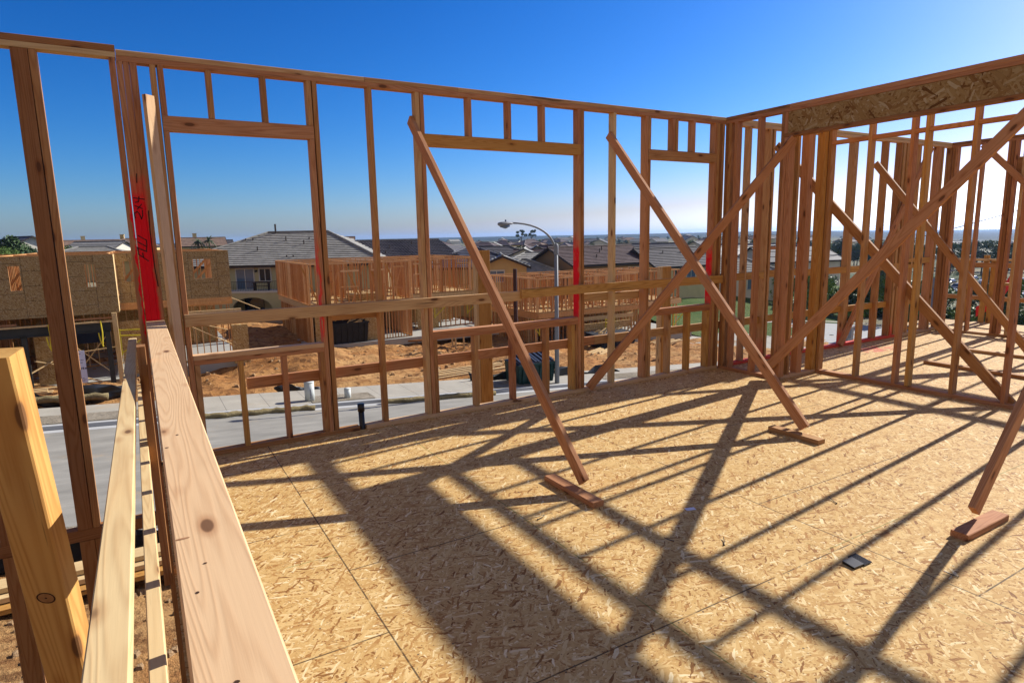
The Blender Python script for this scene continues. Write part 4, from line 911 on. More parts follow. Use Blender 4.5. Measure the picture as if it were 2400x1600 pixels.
def tiles(name,c,c2):
    m,nt,b=new_mat(name); tc=N(nt,'ShaderNodeTexCoord'); v=tc.outputs['Object']
    vo=N(nt,'ShaderNodeTexVoronoi'); vo.inputs['Scale'].default_value=1; nt.links.new(mapping(nt,v,(3,3,3)),vo.inputs['Vector'])
    a=noise(nt,v,.7,4)
    s=N(nt,'ShaderNodeSeparateColor'); nt.links.new(vo.outputs['Color'],s.inputs[0])
    col=mix(nt,s.outputs[0],c,c2); col=mix(nt,math_(nt,'MULTIPLY',a.outputs[0],.4),col,mix(nt,1.,col,(.7,.7,.75),'MULTIPLY'))
    nt.links.new(col,b.inputs['Base Color']); b.inputs['Roughness'].default_value=.65; return m
def stucco(name,c): return flat(name,c,.9,.06,1.2)
T_GREY=tiles('grey_flat_tile',(.24,.23,.20),(.34,.325,.285)); T_DARK=tiles('dark_barrel_tile',(.045,.04,.045),(.085,.075,.08)); T_BLUE=tiles('blue_grey_tile',(.06,.065,.085),(.10,.10,.13)); T_BROWN=tiles('brown_tile',(.085,.055,.048),(.13,.09,.08)); T_CHAR=tiles('charcoal_tile',(.075,.068,.066),(.11,.10,.10)); T_TAN=tiles('tan_tile',(.18,.115,.08),(.25,.17,.12))
S_SAGE=stucco('sage_stucco',(.46,.42,.24)); S_YEL=stucco('yellow_stucco',(.64,.46,.10)); S_TAN=stucco('tan_stucco',(.50,.35,.15)); S_BRN=stucco('brown_stucco',(.27,.175,.09)); S_CREAM=stucco('cream_stucco',(.58,.48,.25)); S_WHITE=stucco('white_stucco',(.62,.58,.48)); TRIM=stucco('trim_white',(.55,.54,.50)); DKTRIM=flat('dark_fascia',(.045,.035,.03),.6)

def house(label,cx,cy,zb,rot,w,d,h,rise,roof,wm,rm,n=14,rib=0,wins=(),oh=.5,group=None,chim=0,pipes=0,name='house',gable_vent=False):
    """front is local -Y; wins: (face, u0,u1,z0,z1) with u along the width from the centre"""
    e=empty(name,(cx,cy,zb),label,'house',group); e.rotation_euler.z=R(rot)
    def add(mb,nm,mt,sm=False):
        o=mb.build(nm,mt,None,sm); o.parent=e; return o
    x0,x1,y0,y1=-w/2,w/2,-d/2,d/2; mb=MB()
    if roof=='hip': mb.box(x0,x1,y0,y1,0,h)
    else:
        mb.box(x0,x1,y0,y1,0,h)
        for x in (x0+.001,x1-.001): mb.f.append((len(mb.v),len(mb.v)+1,len(mb.v)+2)); mb.v+=[(x,y0,h),(x,y1,h),(x,0,h+rise-.05)]
    add(mb,'wall',wm)
    ex0,ex1,ey0,ey1=x0-oh,x1+oh,y0-oh,y1+oh; hz=h-oh*rise/(d/2)*.9; rt_=h+rise
    mb=MB()
    if roof=='hip':
        k=min(d/2+oh,w/2+oh-.3); rl,rr=(ex0+k,0,rt_),(ex1-k,0,rt_)
        roof_slope(mb,(ex0,ey0,hz),(ex1,ey0,hz),rr,rl,n,.06,rib); roof_slope(mb,(ex1,ey1,hz),(ex0,ey1,hz),rl,rr,n,.06,rib)
        roof_slope(mb,(ex0,ey1,hz),(ex0,ey0,hz),rl,rl,n,.06,rib); roof_slope(mb,(ex1,ey0,hz),(ex1,ey1,hz),rr,rr,n,.06,rib)
        ridge=[(rl,rr),((ex0,ey0,hz),rl),((ex1,ey0,hz),rr)]
    else:
        rl,rr=(ex0,0,rt_),(ex1,0,rt_)
        roof_slope(mb,(ex0,ey0,hz),(ex1,ey0,hz),rr,rl,n,.06,rib); roof_slope(mb,(ex1,ey1,hz),(ex0,ey1,hz),rl,rr,n,.06,rib)
        ridge=[(rl,rr)]
    ro=add(mb,'roof',rm,False)
    mb=MB()
    for a,b in ridge: mb.tube([Vector(a)+Vector((0,0,.06)),Vector(b)+Vector((0,0,.06))],.12,6)
    o=mb.build('ridge_cap',rm); o.parent=ro
    mb=MB(); mb.box(ex0,ex1,ey0-.02,ey0+.02,hz-.2,hz+.02); mb.box(ex0,ex1,ey1-.02,ey1+.02,hz-.2,hz+.02)
    if roof=='hip': mb.box(ex0-.02,ex0,ey0,ey1,hz-.2,hz+.02); mb.box(ex1,ex1+.02,ey0,ey1,hz-.2,hz+.02); mb.box(ex0+.03,ex1-.03,ey0+.03,ey1-.03,hz-.06,hz-.03)
    else:
        for x in (ex0,ex1):
            for s in (-1,1): mb.bar((x,s*(d/2+oh),hz-.05),(x,0,rt_-.05),.06,.22)
    add(mb,'fascia',DKTRIM)
    for f,u0,u1,z0,z1 in wins:
        if f=='f': P=lambda u,dd,z:(u,y0-dd,z)
        elif f=='l': P=lambda u,dd,z:(x0-dd,-u,z)
        else: P=lambda u,dd,z:(x1+dd,u,z)
        def pbox(mb,ua,ub,da,db,za,zb): mb.hexa([P(ua,da,za),P(ub,da,za),P(ub,db,za),P(ua,db,za),P(ua,da,zb),P(ub,da,zb),P(ub,db,zb),P(ua,db,zb)])
        mb=MB(); t=.09
        pbox(mb,u0-t,u1+t,0,.06,z1,z1+t+.03); pbox(mb,u0-t,u1+t,0,.06,z0-t,z0); pbox(mb,u0-t,u0,0,.06,z0,z1); pbox(mb,u1,u1+t,0,.06,z0,z1); pbox(mb,(u0+u1)/2-.03,(u0+u1)/2+.03,.005,.05,z0,z1)
        wf=add(mb,'window',TRIM)
        mb=MB(); pbox(mb,u0,u1,.004,.03,z0,z1); o=mb.build('pane',GLASS if random.random()<.65 else GLASSB); o.parent=wf
    for i in range(pipes):
        x=x0+w*(.25+.5*random.random()); s=random.uniform(.15,.8); yy=-(d/2)*(1-s); zz=h+rise*s
        mb=MB(); mb.tube([(x,yy,zz-.1),(x,yy,zz+random.uniform(.3,.5))],.06,6); add(mb,'roof_vent',DKTRIM)
    if chim:
        mb=MB(); mb.box(x0+w*.3,x0+w*.3+.8,.5,1.3,h+rise*.3,h+rise+.9); mb.box(x0+w*.3-.08,x0+w*.3+.88,.42,1.38,h+rise+.9,h+rise+1.05); add(mb,'chimney',wm)
    if gable_vent:
        mb=MB()
        for k in (0,1,2):
            mb.tube([(x0-.06,0,h+rise*.45+k*.33),(x0+.01,0,h+rise*.45+k*.33)],.09,8)
        add(mb,'gable_vent',DKTRIM)
    return e,add
# big grey roofed house with a balcony
h1,add=house('big two storey house with a striped grey tile roof and a balcony above an arch',14.2,66.2,-5.75,-30,19.5,13.5,5.5,2.75,'hip',S_SAGE,T_GREY,18,0,[('f',-3.72,-2.18,3.16,4.95),('f',-1.6,-.64,3.9,4.95),('f',3.5,5.0,3.9,4.9)],.55,pipes=0)
for x,s,hh in ((-2.2,.97,.9),(-4.6,.75,.2),(-3.9,.75,.2),(-.6,.72,.4),(1.6,.75,.2),(2.2,.75,.2),(-2.6,.42,.4),(1.4,.6,.4),(.6,.22,.2),(1.2,.22,.2),(4.3,.22,.2)):
    mb=MB(); yy=-(13.5/2+.55)*(1-s); zz=5.3+3.0*s; mb.tube([(x,yy,zz-.1),(x,yy,zz+hh)],.09 if hh>.6 else .06,7); add(mb,'roof_vent',DKTRIM)
mb=MB(); mb.box(-9.7,3,-8.75,-6.77,2.95,3.12); add(mb,'balcony_floor',TRIM)
mb=MB(); mb.box(-9.7,-3.75,-8.75,-8.6,3.12,3.95); mb.box(-9.75,-3.70,-8.8,-8.55,3.951,4.02); add(mb,'balcony_parapet',S_SAGE)
mb=MB(); mb.box(-3.75,3,-8.72,-8.68,3.93,3.97)
for i in range(46): mb.box(-3.7+i*.145,-3.68+i*.145,-8.71,-8.69,3.12,3.93)
add(mb,'balcony_railing',DKTRIM)
mb=MB(); ar=[]
for i in range(17):
    t=math.pi*i/16; ar.append((-1.75-1.75*math.cos(t),1.55+1.0*math.sin(t)))
mb.box(-9.7,-3.5,-8.7,-8.5,0,2.945); mb.box(0,3,-8.7,-8.5,0,2.945)
for (a,b),(c,d_) in zip(ar,ar[1:]): mb.hexa([(a,-8.7,b),(c,-8.7,d_),(c,-8.5,d_),(a,-8.5,b),(a,-8.7,2.945),(c,-8.7,2.945),(c,-8.5,2.945),(a,-8.5,2.945)])
add(mb,'arch_wall',S_SAGE)
mb=MB(); mb.box(-3.2,-1.4,-6.80,-6.76,0,2.3); add(mb,'patio_door',GLASS)
mb=MB(); mb.tube([(-1.9,-6.75,4.8),(-1.9,-6.95,4.75)],.10,8); add(mb,'wall_lamp',DKTRIM)
mb=MB(); mb.box(-1.75,-.3,-8.3,-7.7,3.80,3.86); mb.box(-1.7,-1.6,-8.2,-7.8,3.12,3.8); mb.box(-.45,-.35,-8.2,-7.8,3.12,3.8); mb.box(-1.75,-.3,-8.45,-8.3,3.5,3.55); o=add(mb,'balcony_table',DKTRIM)
def wall_thing(name,pts,z,h,th,mat,label,cat='wall',post=0):
    e=empty(name,(pts[0][0],pts[0][1],z),label,cat)
    mb=MB()
    for a,b in zip(pts,pts[1:]): mb.bar((a[0],a[1],z+h/2),(b[0],b[1],z+h/2),th,h)
    mb.build('wall_panel',mat,e)
    if post:
        for a in pts:
            mb=MB(); mb.box(a[0]-.25,a[0]+.25,a[1]-.25,a[1]+.25,z,z+h+.18); mb.build('pier',mat,e)
wall_thing('garden_wall',[(4.5,56.5),(7.8,56.0),(10.8,55.2),(14.2,53.8),(18,52.6)],-5.6,1.45,.2,stucco('grey_block',(.30,.26,.22)),'grey brown block garden wall with piers in front of the balcony house',post=1)
house('yellow gabled house with a dark barrel tile roof',23.4,64.2,-6.0,0,9.6,9.5,5.95,1.5,'gable',S_YEL,T_DARK,11,.07,[('f',-1,.3,3.2,4.7),('f',2.2,3.1,3.0,4.8),('f',3.5,4.4,2.6,4.8)],.4,pipes=3,gable_vent=True)
house('house with a blue grey hipped roof behind the open framing',30.6,60.4,-6.7,-22,10,9,5.6,1.65,'hip',S_TAN,T_BLUE,12,0,[('f',2.6,4.4,3.6,4.9)],.5,pipes=1)
house('small tan house with a front gable and a sliding window',31.9,56.1,-7.1,62,7.2,4.6,6.0,.95,'gable',S_TAN,T_GREY,8,0,[('l',-1.3,.1,4.5,5.5),('l',-2.1,-1.9,4.4,5.5)],.4)
house('low grey roofed wing left of the brown gabled house',37.0,60.0,-6.9,-28,7.5,7,4.7,1.3,'hip',S_TAN,T_GREY,12,0,[],.4)
house('brown gabled house with a brown tile roof behind the street lamp',44.9,58.1,-7.6,0,10.8,8,6.35,1.6,'gable',S_BRN,T_BROWN,13,0,[('f',-.2,1.2,4.4,5.5),('f',2.1,3.0,4.3,5.6),('f',3.1,4.4,4.3,5.6)],.6,pipes=3)
house('cream house with a charcoal gabled roof left of the crossing braces',54.2,55.8,-8.3,0,9.0,6.5,6.5,1.75,'gable',S_CREAM,T_CHAR,12,0,[('f',-1.6,-.8,4.2,5.8),('f',.3,1.6,4.2,5.7),('f',3.0,3.9,4.2,5.7)],.5,pipes=2,gable_vent=True)
house('white house with a pale grey roof glimpsed between corner studs',66.5,57.0,-8.6,-30,10,9,5.4,2.0,'hip',S_WHITE,T_GREY,12,0,[('f',-3,-2,3.2,4.8),('f',1,2.2,3.2,4.8)],.5)
house('grey roofed house low behind the sheathed house at left',-6.0,122.5,-5.6,-12,16,12,5.0,1.9,'hip',S_TAN,T_GREY,12,0,[],.5,pipes=1)
house('black barrel tile roofed house at the left edge of the view',-15.5,70,-5.5,0,13,11,5.6,1.7,'hip',S_TAN,T_DARK,12,.07,[],.5)
house('dark roofed house half hidden between grey and yellow houses',19.6,75,-5.8,-26,7,8,4.6,1.5,'gable',S_TAN,T_CHAR,12,0,[],.5)
# neighbourhood farther out
hl=[((-8.5,183.5),'long tan roofed house on the far left skyline',-3.6,13,'gable',S_CREAM,T_TAN,1),((-1.0,178.5),'tan roofed house right of the double post on the skyline',-3.4,11,'hip',S_TAN,T_TAN,1),((-24.5,184),'brown roofed house at the left end of the skyline',-4.6,10,'hip',S_BRN,T_BROWN,0),
    ((13,160),'cream house with orange roof beside palms on the skyline',-3.6,9,'gable',S_CREAM,T_TAN,1),((16.5,172),'small white house beside palms on the skyline',-4.2,8,'gable',S_WHITE,T_CHAR,0),((35,157),'tan house right of the widest opening on the skyline',-3.7,11,'hip',S_TAN,T_TAN,1),((42,158),'pale house with chimney right of the widest opening',-4.0,10,'gable',S_WHITE,T_TAN,1),
    ((31,107),'broad brown roof above the yellow house',-5.1,13,'hip',S_TAN,T_CHAR,0),((50,118),'grey low roof left of the long middle brace',-5.9,12,'hip',S_TAN,T_GREY,0),((62,112),'dark roof group left of the lamp arm',-6.6,15,'hip',S_TAN,T_CHAR,0),((68,101),'brown roofed pale house under the lamp arm',-7.2,13,'gable',S_WHITE,T_BROWN,0),((58,90),'grey roof right under the lamp head',-7.4,13,'hip',S_TAN,T_GREY,0)]
for (x,y),lab,zb,w_,rf,wm,rm,ch in hl:
    house(lab,x,y,zb,-math.degrees(math.atan2(x,y))+random.uniform(-12,12),w_,9,4.6,1.7,rf,wm,rm,6,0,[('f',-w_*.3,-w_*.3+1.2,2.9,4),('f',w_*.12,w_*.12+1.2,2.9,4)],.4,group='houses of the far neighbourhood',chim=ch)
protos=[]
rr=random.Random(21); cnt=0
def far_house(x,y,k):
    z=ground(x,y)-.2; rot=R(rr.uniform(0,180))
    if k not in [p[0] for p in protos]:
        wm=(S_CREAM,S_WHITE,S_TAN,S_WHITE)[k]; rm=(T_TAN,T_CHAR,T_BROWN,T_GREY)[k]
        e,_=house(('distant cream house with a tan roof in the hazy suburb','distant white house with a dark roof in the hazy suburb','distant tan house with a brown roof in the hazy suburb','distant white house with a grey roof in the hazy suburb')[k],x,y,z,0,13,9,5.2,2,('hip','gable','hip','gable')[k],wm,rm,3,0,[],.5,group=('distant cream houses','distant white dark roofed houses','distant tan houses','distant white grey roofed houses')[k],name='distant_house')
        e.rotation_euler.z=rot; protos.append((k,e)); return
    src=[p[1] for p in protos if p[0]==k][0]; c=src.copy(); link(c); c.location=(x,y,z); c.rotation_euler.z=rot; c.scale=(rr.uniform(.8,1.15),)*3
    for ch in src.children:
        d_=ch.copy(); link(d_); d_.parent=c
        for g in ch.children: q=g.copy(); link(q); q.parent=d_
n=0
while n<190:
    r_=115+900*rr.random()**1.5; a=R(rr.uniform(-8,74)); x,y=r_*math.sin(a),r_*math.cos(a)
    if math.degrees(a)<22 and r_<150: continue
    if math.degrees(a)>55 and r_<420: continue
    far_house(x,y,rr.randrange(4)); n+=1

# ------------------------------------------------------------------ trees
def leaf_mat(name,c1,c2):
    m,nt,b=new_mat(name); g=N(nt,'ShaderNodeNewGeometry'); oi=N(nt,'ShaderNodeObjectInfo')
    col=mix(nt,g.outputs['Random Per Island'],c1,c2); col=mix(nt,math_(nt,'MULTIPLY',oi.outputs['Random'],.4),col,(.06,.075,.03))
    nt.links.new(col,b.inputs['Base Color']); b.inputs['Roughness'].default_value=.6; return m
LV=[leaf_mat('olive_leaves',(.05,.085,.02),(.13,.17,.04)),leaf_mat('bright_leaves',(.07,.15,.02),(.19,.27,.05)),leaf_mat('grey_green_leaves',(.05,.07,.035),(.11,.125,.06)),leaf_mat('dark_leaves',(.025,.055,.014),(.065,.11,.03))]
BARK=flat('bark',(.09,.065,.045),.9,.3,8)
def crown_mesh(kind,seed,n=1500):
    r_=random.Random(seed); mb=MB(); blobs=[]
    nb={'round':9,'column':8,'open':8,'shrub':7}[kind]
    for i in range(nb):
        if kind=='round': a=r_.uniform(0,6.28); q=r_.uniform(0,1.5); blobs.append((math.cos(a)*q,math.sin(a)*q,r_.uniform(2.4,4.8),r_.uniform(.8,1.25)))
        elif kind=='column': blobs.append((r_.uniform(-.3,.3),r_.uniform(-.3,.3),.6+i*.6,.75-.06*i))
        elif kind=='open': a=r_.uniform(0,6.28); q=r_.uniform(.4,2.0); blobs.append((math.cos(a)*q,math.sin(a)*q,r_.uniform(2.8,5.2),r_.uniform(.5,.85)))
        else: a=r_.uniform(0,6.28); q=r_.uniform(0,1.0); blobs.append((math.cos(a)*q,math.sin(a)*q,r_.uniform(.4,1.2),r_.uniform(.5,.8)))
    for i in range(n):
        bx_,by_,bz_,br=blobs[r_.randrange(nb)]
        d=Vector((r_.gauss(0,1),r_.gauss(0,1),r_.gauss(0,1))).normalized()*br*(r_.random()**.4)
        p=Vector((bx_,by_,bz_))+Vector((d.x,d.y,d.z*.85)); s=r_.uniform(.07,.17)
        u=Vector((r_.gauss(0,1),r_.gauss(0,1),r_.gauss(0,1))).normalized(); v_=u.orthogonal().normalized()
        mb.quad(p-u*s-v_*s*.6,p+u*s-v_*s*.6,p+u*s+v_*s*.6,p-u*s+v_*s*.6)
    return mb,blobs
tree_protos={}
def tree(kind,mi,x,y,z,s,label,group,name='tree'):
    key=(kind,mi)
    if key in tree_protos:
        src=tree_protos[key]; c=src.copy(); link(c)
        for ch in src.children: d_=ch.copy(); link(d_); d_.parent=c
    else:
        c=link(bpy.data.objects.new(name,None)); mb,blobs=crown_mesh(kind,len(tree_protos)*7+3)
        o=mb.build('crown',LV[mi]); o.parent=c
        t=MB(); t.tube([(0,0,-.3),(.04,.02,1.2),(.0,.05,3.0 if kind!='shrub' else .8)],[.20,.15,.06],8)
        for b in blobs[:5]: t.tube([(0.02,.03,1.6 if kind!='shrub' else .3),(b[0]*.6,b[1]*.6,(1.8+b[2])/2 if kind!='shrub' else b[2]*.6),(b[0],b[1],b[2])],[.09,.06,.02],5)
        o=t.build('trunk',BARK); o.parent=c; tree_protos[key]=c
    c.name=name; c.location=(x,y,z); c.scale=(s*random.uniform(.9,1.15),s*random.uniform(.9,1.15),s); c.rotation_euler.z=random.uniform(0,6.28)
    tag(c,label,'tree' if kind!='shrub' else 'shrub',group)
def palm(x,y,z,h,label,group):
    e=empty('palm_tree',(x,y,z),label,'palm',group); mb=MB(); mb.tube([(x,y,z),(x+.1,y,z+h*.5),(x,y,z+h)],[.22,.17,.15],8); mb.build('trunk',BARK,e)
    mb=MB()
    for i in range(26):
        a=i*2.4; el=random.uniform(-.5,1.1); l=random.uniform(1.5,2.1); prev=None
        for k in range(6):
            t=k/5; p=Vector((x+math.cos(a)*l*t,y+math.sin(a)*l*t,z+h+el*l*t-1.0*t*t)); wv_=Vector((-math.sin(a),math.cos(a),-.25))*(.22*(1-t*.8)); wv2=Vector((math.sin(a),-math.cos(a),-.25))*(.22*(1-t*.8))
            if prev: mb.quad(prev[0],p,p+wv_,prev[0]+prev[1]); mb.quad(prev[0],p,p+wv2,prev[0]+prev[2])
            prev=(p,wv_,wv2)
    mb.build('frond_crown',LV[2],e)
TN=[(-22.7,166,5.6,1.05),(-19.6,164,5.8,1.1),(-16,165,6,1.0),(-12.4,160,5.6,1.1),(-6,156,5.0,.95),(-3.2,152,5.4,1.05),(3.5,160,5.4,1.0),(47.4,125,6.6,1.2),(44.7,124,6.2,1.0),(57.1,119,5.9,1.0),(60.9,117,6.2,1.1),(64.4,112,6.3,1.15),(68.2,112.7,6.7,1.3),(70.5,111.5,6.4,1.2),(75.4,108,6.8,1.2),(78,107,6.4,1.1),(81.4,104,5.9,1.0),(72.6,104,6.0,1.1),(88.3,100.8,7.0,1.1),(93,97,6.6,1.0),(54,98,5.5,.9),(98,110,6.5,1.0)]
for i,(x,y,h_,s) in enumerate(TN):
    z=ground(x,y); top={True:2.2,False:1.0}[x<20]
    tree('round',(0,3,1,0)[i%4],x,y,z-.2,h_*.155*s+.08,('olive round tree on the neighbourhood skyline','dark round tree on the neighbourhood skyline','bright round tree on the neighbourhood skyline','olive round tree on the neighbourhood skyline')[i%4],('olive skyline trees','dark skyline trees','bright skyline trees','olive skyline trees')[i%4])
for x,y,h_,lab in ((11.4,150,7.2,'palm beside the grey roof, left of two'),(13.4,149,7.4,'palm beside the grey roof, right of two')): palm(x,y,-5.2,h_,lab,'palms on the skyline')
for x,y,z,h_,lab in ((172,79,-12,8.0,'shaggy palm seen between far room studs, left of two'),(176,74,-12,8.0,'shaggy palm seen between far room studs, right of two')): palm(x,y,z,h_,lab,'palms below the far room')
for x,y,lab in ((185.3,302.9,'left of two lone tall trees rising above the lamp arm'),(190.2,300.3,'right of two lone tall trees rising above the lamp arm')): tree('open',3,x,y,-1.9,1.25,lab,'lone trees on the ridge')
r2=random.Random(4); k=0
while k<240:
    r_=120+1000*r2.random()**1.4; a=R(r2.uniform(-8,76)); x,y=r_*math.sin(a),r_*math.cos(a)
    if math.degrees(a)>62 and r_<200: continue
    kk=k%3; tree('round',(0,1,3)[kk],x,y,ground(x,y)-.3,r2.uniform(.8,1.35),('small distant olive tree in the suburb haze','small distant bright tree in the suburb haze','small distant dark tree in the suburb haze')[kk],('distant olive trees','distant bright trees','distant dark trees')[kk],'distant_tree'); k+=1

k=0
while k<130:
    r_=130+420*r2.random()**1.2; a=R(r2.uniform(56,77)); x,y=r_*math.sin(a),r_*math.cos(a)
    if 88<x<195 and 18<y<96: continue
    kk=k%4; tree('round',(0,1,3,2)[kk],x,y,ground(x,y)-.3,r2.uniform(.9,1.6),('olive tree in the valley right of the crossing braces','bright tree in the valley right of the crossing braces','dark tree in the valley right of the crossing braces','grey green tree in the valley right of the crossing braces')[kk],('olive valley trees','bright valley trees','dark valley trees','grey green valley trees')[kk],'valley_tree'); k+=1

# ------------------------------------------------------------------ downhill side seen through the far room
def lawn(name,pts,mat,kind='structure'):
    mb=MB(); mb.quad(*pts); return tag(mb.build(name,mat),kind=kind)
GRASS=dirt('lawn_grass',(.055,.10,.02),(.10,.135,.035),(.03,.06,.014)); ASPH=concrete('parking_asphalt',(.085,.085,.09),.2,streak=False)
# grassy bank rising to a fenced stone wall
gm=MB(); nn=16
for i in range(nn+1):
    for j in range(9):
        x=41+i*3.4; y=33+j*2.6+.25*(x-41); k=j/8; z=plane(x)+.1+2.2*sstep(.15,1,k)+.12*mnoise.noise(Vector((x*.5,y*.5,1))); gm.v.append((x,y,z))
gm.f=[(i*9+j,(i+1)*9+j,(i+1)*9+j+1,i*9+j+1) for i in range(nn) for j in range(8)]
tag(gm.build('grass_bank',GRASS,None,True),kind='structure')
STONE=flat('pale_rubble',(.36,.33,.29),.9,.35,6)
wall_thing('stone_wall',[(44,55.6),(60,58.5),(80,62.5),(96,66)],-5.9,.75,.5,STONE,'pale rubble wall at the top of the grass bank')
e=empty('iron_fence',(44,55.7,-5.2),'black iron fence standing on the pale rubble wall','fence')
for i in range(18):
    x=44+i*2.8; y=55.7+(x-44)*.195; mb=MB(); mb.box(x-.05,x+.05,y-.05,y+.05,-5.3,-3.75); mb.build('post',DKTRIM,e)
mb=MB()
for i in range(170):
    x=44+i*.28; y=55.7+(x-44)*.195; mb.box(x-.014,x+.014,y-.014,y+.014,-5.1,-3.9)
mb.bar((44,55.7,-3.95),(92,65.06,-3.95),.04,.04); mb.bar((44,55.7,-5.0),(92,65.06,-5.0),.04,.04); mb.build('pickets',DKTRIM,e)
for x,y,s,mi in ((47,57.5,1.1,3),(50.5,58.3,1.0,0),(54,58.8,1.3,3),(58,59.6,1.0,1),(63,60.6,1.2,3)): tree('shrub',mi,x,y,-6.0,s*1.4,{3:'dark shrub behind the iron fence',0:'olive shrub behind the iron fence',1:'bright shrub behind the iron fence'}[mi],'shrubs behind the iron fence','shrub')
# curved concrete drain and drive
def arc_sheet(name,cx,cy,r0,r1,a0,a1,z,mat,sl=0):
    mb=MB(); n=30
    for i in range(n):
        a=R(a0+(a1-a0)*i/n); b=R(a0+(a1-a0)*(i+1)/n)
        mb.quad((cx+r0*math.cos(a),cy+r0*math.sin(a),z),(cx+r0*math.cos(b),cy+r0*math.sin(b),z),(cx+r1*math.cos(b),cy+r1*math.sin(b),z+sl),(cx+r1*math.cos(a),cy+r1*math.sin(a),z+sl))
    return tag(mb.build(name,mat),kind='structure')
arc_sheet('turning_circle',53,33.5,.2,8.2,0,360,-7.62,concrete('turning_concrete',(.34,.34,.33),.08,streak=False)); arc_sheet('turning_kerb',53,33.5,8.2,8.9,0,360,-7.50,WALK)
arc_sheet('driveway_apron',41.5,34.5,.2,4.5,0,360,-7.16,WALK)
e=empty('utility_box',(51.3,31.0,-7.6),'grey utility cabinet on the turning circle','cabinet'); mb=MB(); mb.box(50.9,51.7,30.7,31.3,-7.6,-6.5); mb.box(50.85,51.75,30.65,31.35,-6.499,-6.4); mb.build('cabinet',STUC,e); mb=MB(); mb.box(50.95,51.3,30.66,30.69,-7.4,-6.6); mb.build('cabinet_door',GALV,e)
e=empty('survey_stake',(48.2,34.8,-7.5),'white survey stake with a red tip beyond the far room','stake'); mb=MB(); mb.box(48.15,48.25,34.75,34.85,-7.5,-4.6); mb.build('stake',WHITE,e); mb=MB(); mb.box(48.05,48.35,34.7,34.9,-4.6,-4.25); mb.build('ribbon',REDP,e)
r3=random.Random(9)
for i in range(64):
    x=61+r3.uniform(0,17)+i*.08; y=50-i*.55+r3.uniform(-1.5,1.5); mi=(1,3,0,1)[i%4]
    tree('shrub' if i%3 else 'round',mi,x,y,ground(x,y)-.2,r3.uniform(1.0,1.5) if i%3 else r3.uniform(.75,.95),('bright shrub in the green belt below the far room','dark bush in the green belt below the far room','olive bush in the green belt below the far room','bright shrub in the green belt below the far room')[i%4],('bright plants of the green belt','dark plants of the green belt','olive plants of the green belt','bright plants of the green belt')[i%4],'shrub' if i%3 else 'tree')
# parking lot with cars
lot=MB(); lot.quad((90,18,-9.3),(190,40,-11.2),(170,95,-11.2),(95,62,-9.5)); tag(lot.build('parking_lot',ASPH),kind='structure')
CP=[flat('car_paint_%s'%n,c,.3,.03,1,.0,.6) for n,c in (('silver',(.40,.41,.43)),('white',(.60,.60,.58)),('black',(.015,.015,.018)),('blue',(.03,.06,.14)),('red',(.22,.02,.02)))]
TYRE=flat('tyre',(.015,.015,.015),.8)
car_protos={}
def car(x,y,z,rot,k,label,group):
    if k in car_protos:
        src=car_protos[k]; c=src.copy(); link(c); 
        for ch in src.children: d_=ch.copy(); link(d_); d_.parent=c
    else:
        c=link(bpy.data.objects.new('parked_car',None)); prof=[(-2.2,.35),(-2.25,.75),(-1.55,.95),(-.95,1.42),(.75,1.45),(1.45,1.0),(2.15,.9),(2.2,.35)]
        mb=MB(); 
        for s in (-1,1): mb.v+=[(a,s*(.85 if b<1.05 else .66),b) for a,b in prof]
        n_=len(prof); mb.f=[tuple(range(n_))[::-1],tuple(range(n_,2*n_))]+[(i,(i+1)%n_,n_+(i+1)%n_,n_+i) for i in range(n_)]
        o=mb.build('body',CP[k],None,False,.05); o.parent=c
        mb=MB(); mb.hexa([(-1.3,-.80,1.0),(1.2,-.80,1.0),(1.2,.80,1.0),(-1.3,.80,1.0),(-.85,-.70,1.36),(.68,-.70,1.36),(.68,.70,1.36),(-.85,.70,1.36)]); o=mb.build('side_windows',GLASS); o.parent=c
        for a in (-1.35,1.35):
            for s in (-.82,.82): mb=MB(); mb.tube([(a,s-.1,.33),(a,s+.1,.33)],.33,14); o=mb.build('wheel',TYRE); o.parent=c
        car_protos[k]=c
    c.location=(x,y,z); c.rotation_euler.z=rot; tag(c,label,'car',group)
cl=('silver car parked in the lot downhill','white car parked in the lot downhill','black car parked in the lot downhill','blue car parked in the lot downhill','red car parked in the lot downhill')
r4=random.Random(13)
for row in range(5):
    for i in range(12):
        if r4.random()<.2: continue
        x=100+row*15+r4.uniform(-.3,.3); y=25+i*3.1+row*2.5; k=r4.choice((0,0,1,1,2,2,3,4)); car(x,y,-9.3-(x-95)*.0185+.02,R(r4.choice((8,188))),k,cl[k],'parked %s cars'%('silver','white','black','blue','red')[k])
for i in range(22):
    x=97+r4.uniform(0,75); y=22+r4.uniform(0,50); mi=(1,0,3)[i%3]; tree('round',mi,x,y,-9.4-(x-95)*.0185,r4.uniform(.55,.85),('young bright tree in the parking lot','young olive tree in the parking lot','young dark tree in the parking lot')[i%3],('bright parking lot trees','olive parking lot trees','dark parking lot trees')[i%3])
for i in range(30):
    x=185+r4.uniform(0,60); y=60+r4.uniform(-30,60); mi=(0,3,2)[i%3]; tree('round',mi,x,y,ground(x,y)-.5,r4.uniform(1.0,1.6),('olive tree beyond the parking lot','dark tree beyond the parking lot','grey green tree beyond the parking lot')[i%3],('olive trees beyond the lot','dark trees beyond the lot','grey green trees beyond the lot')[i%3])
mb=MB(); mb.hexa([(300,120,-17),(430,130,-17),(430,160,-17),(300,150,-17),(300,120,-10.5),(430,130,-10.5),(430,160,-10.5),(300,150,-10.5)])
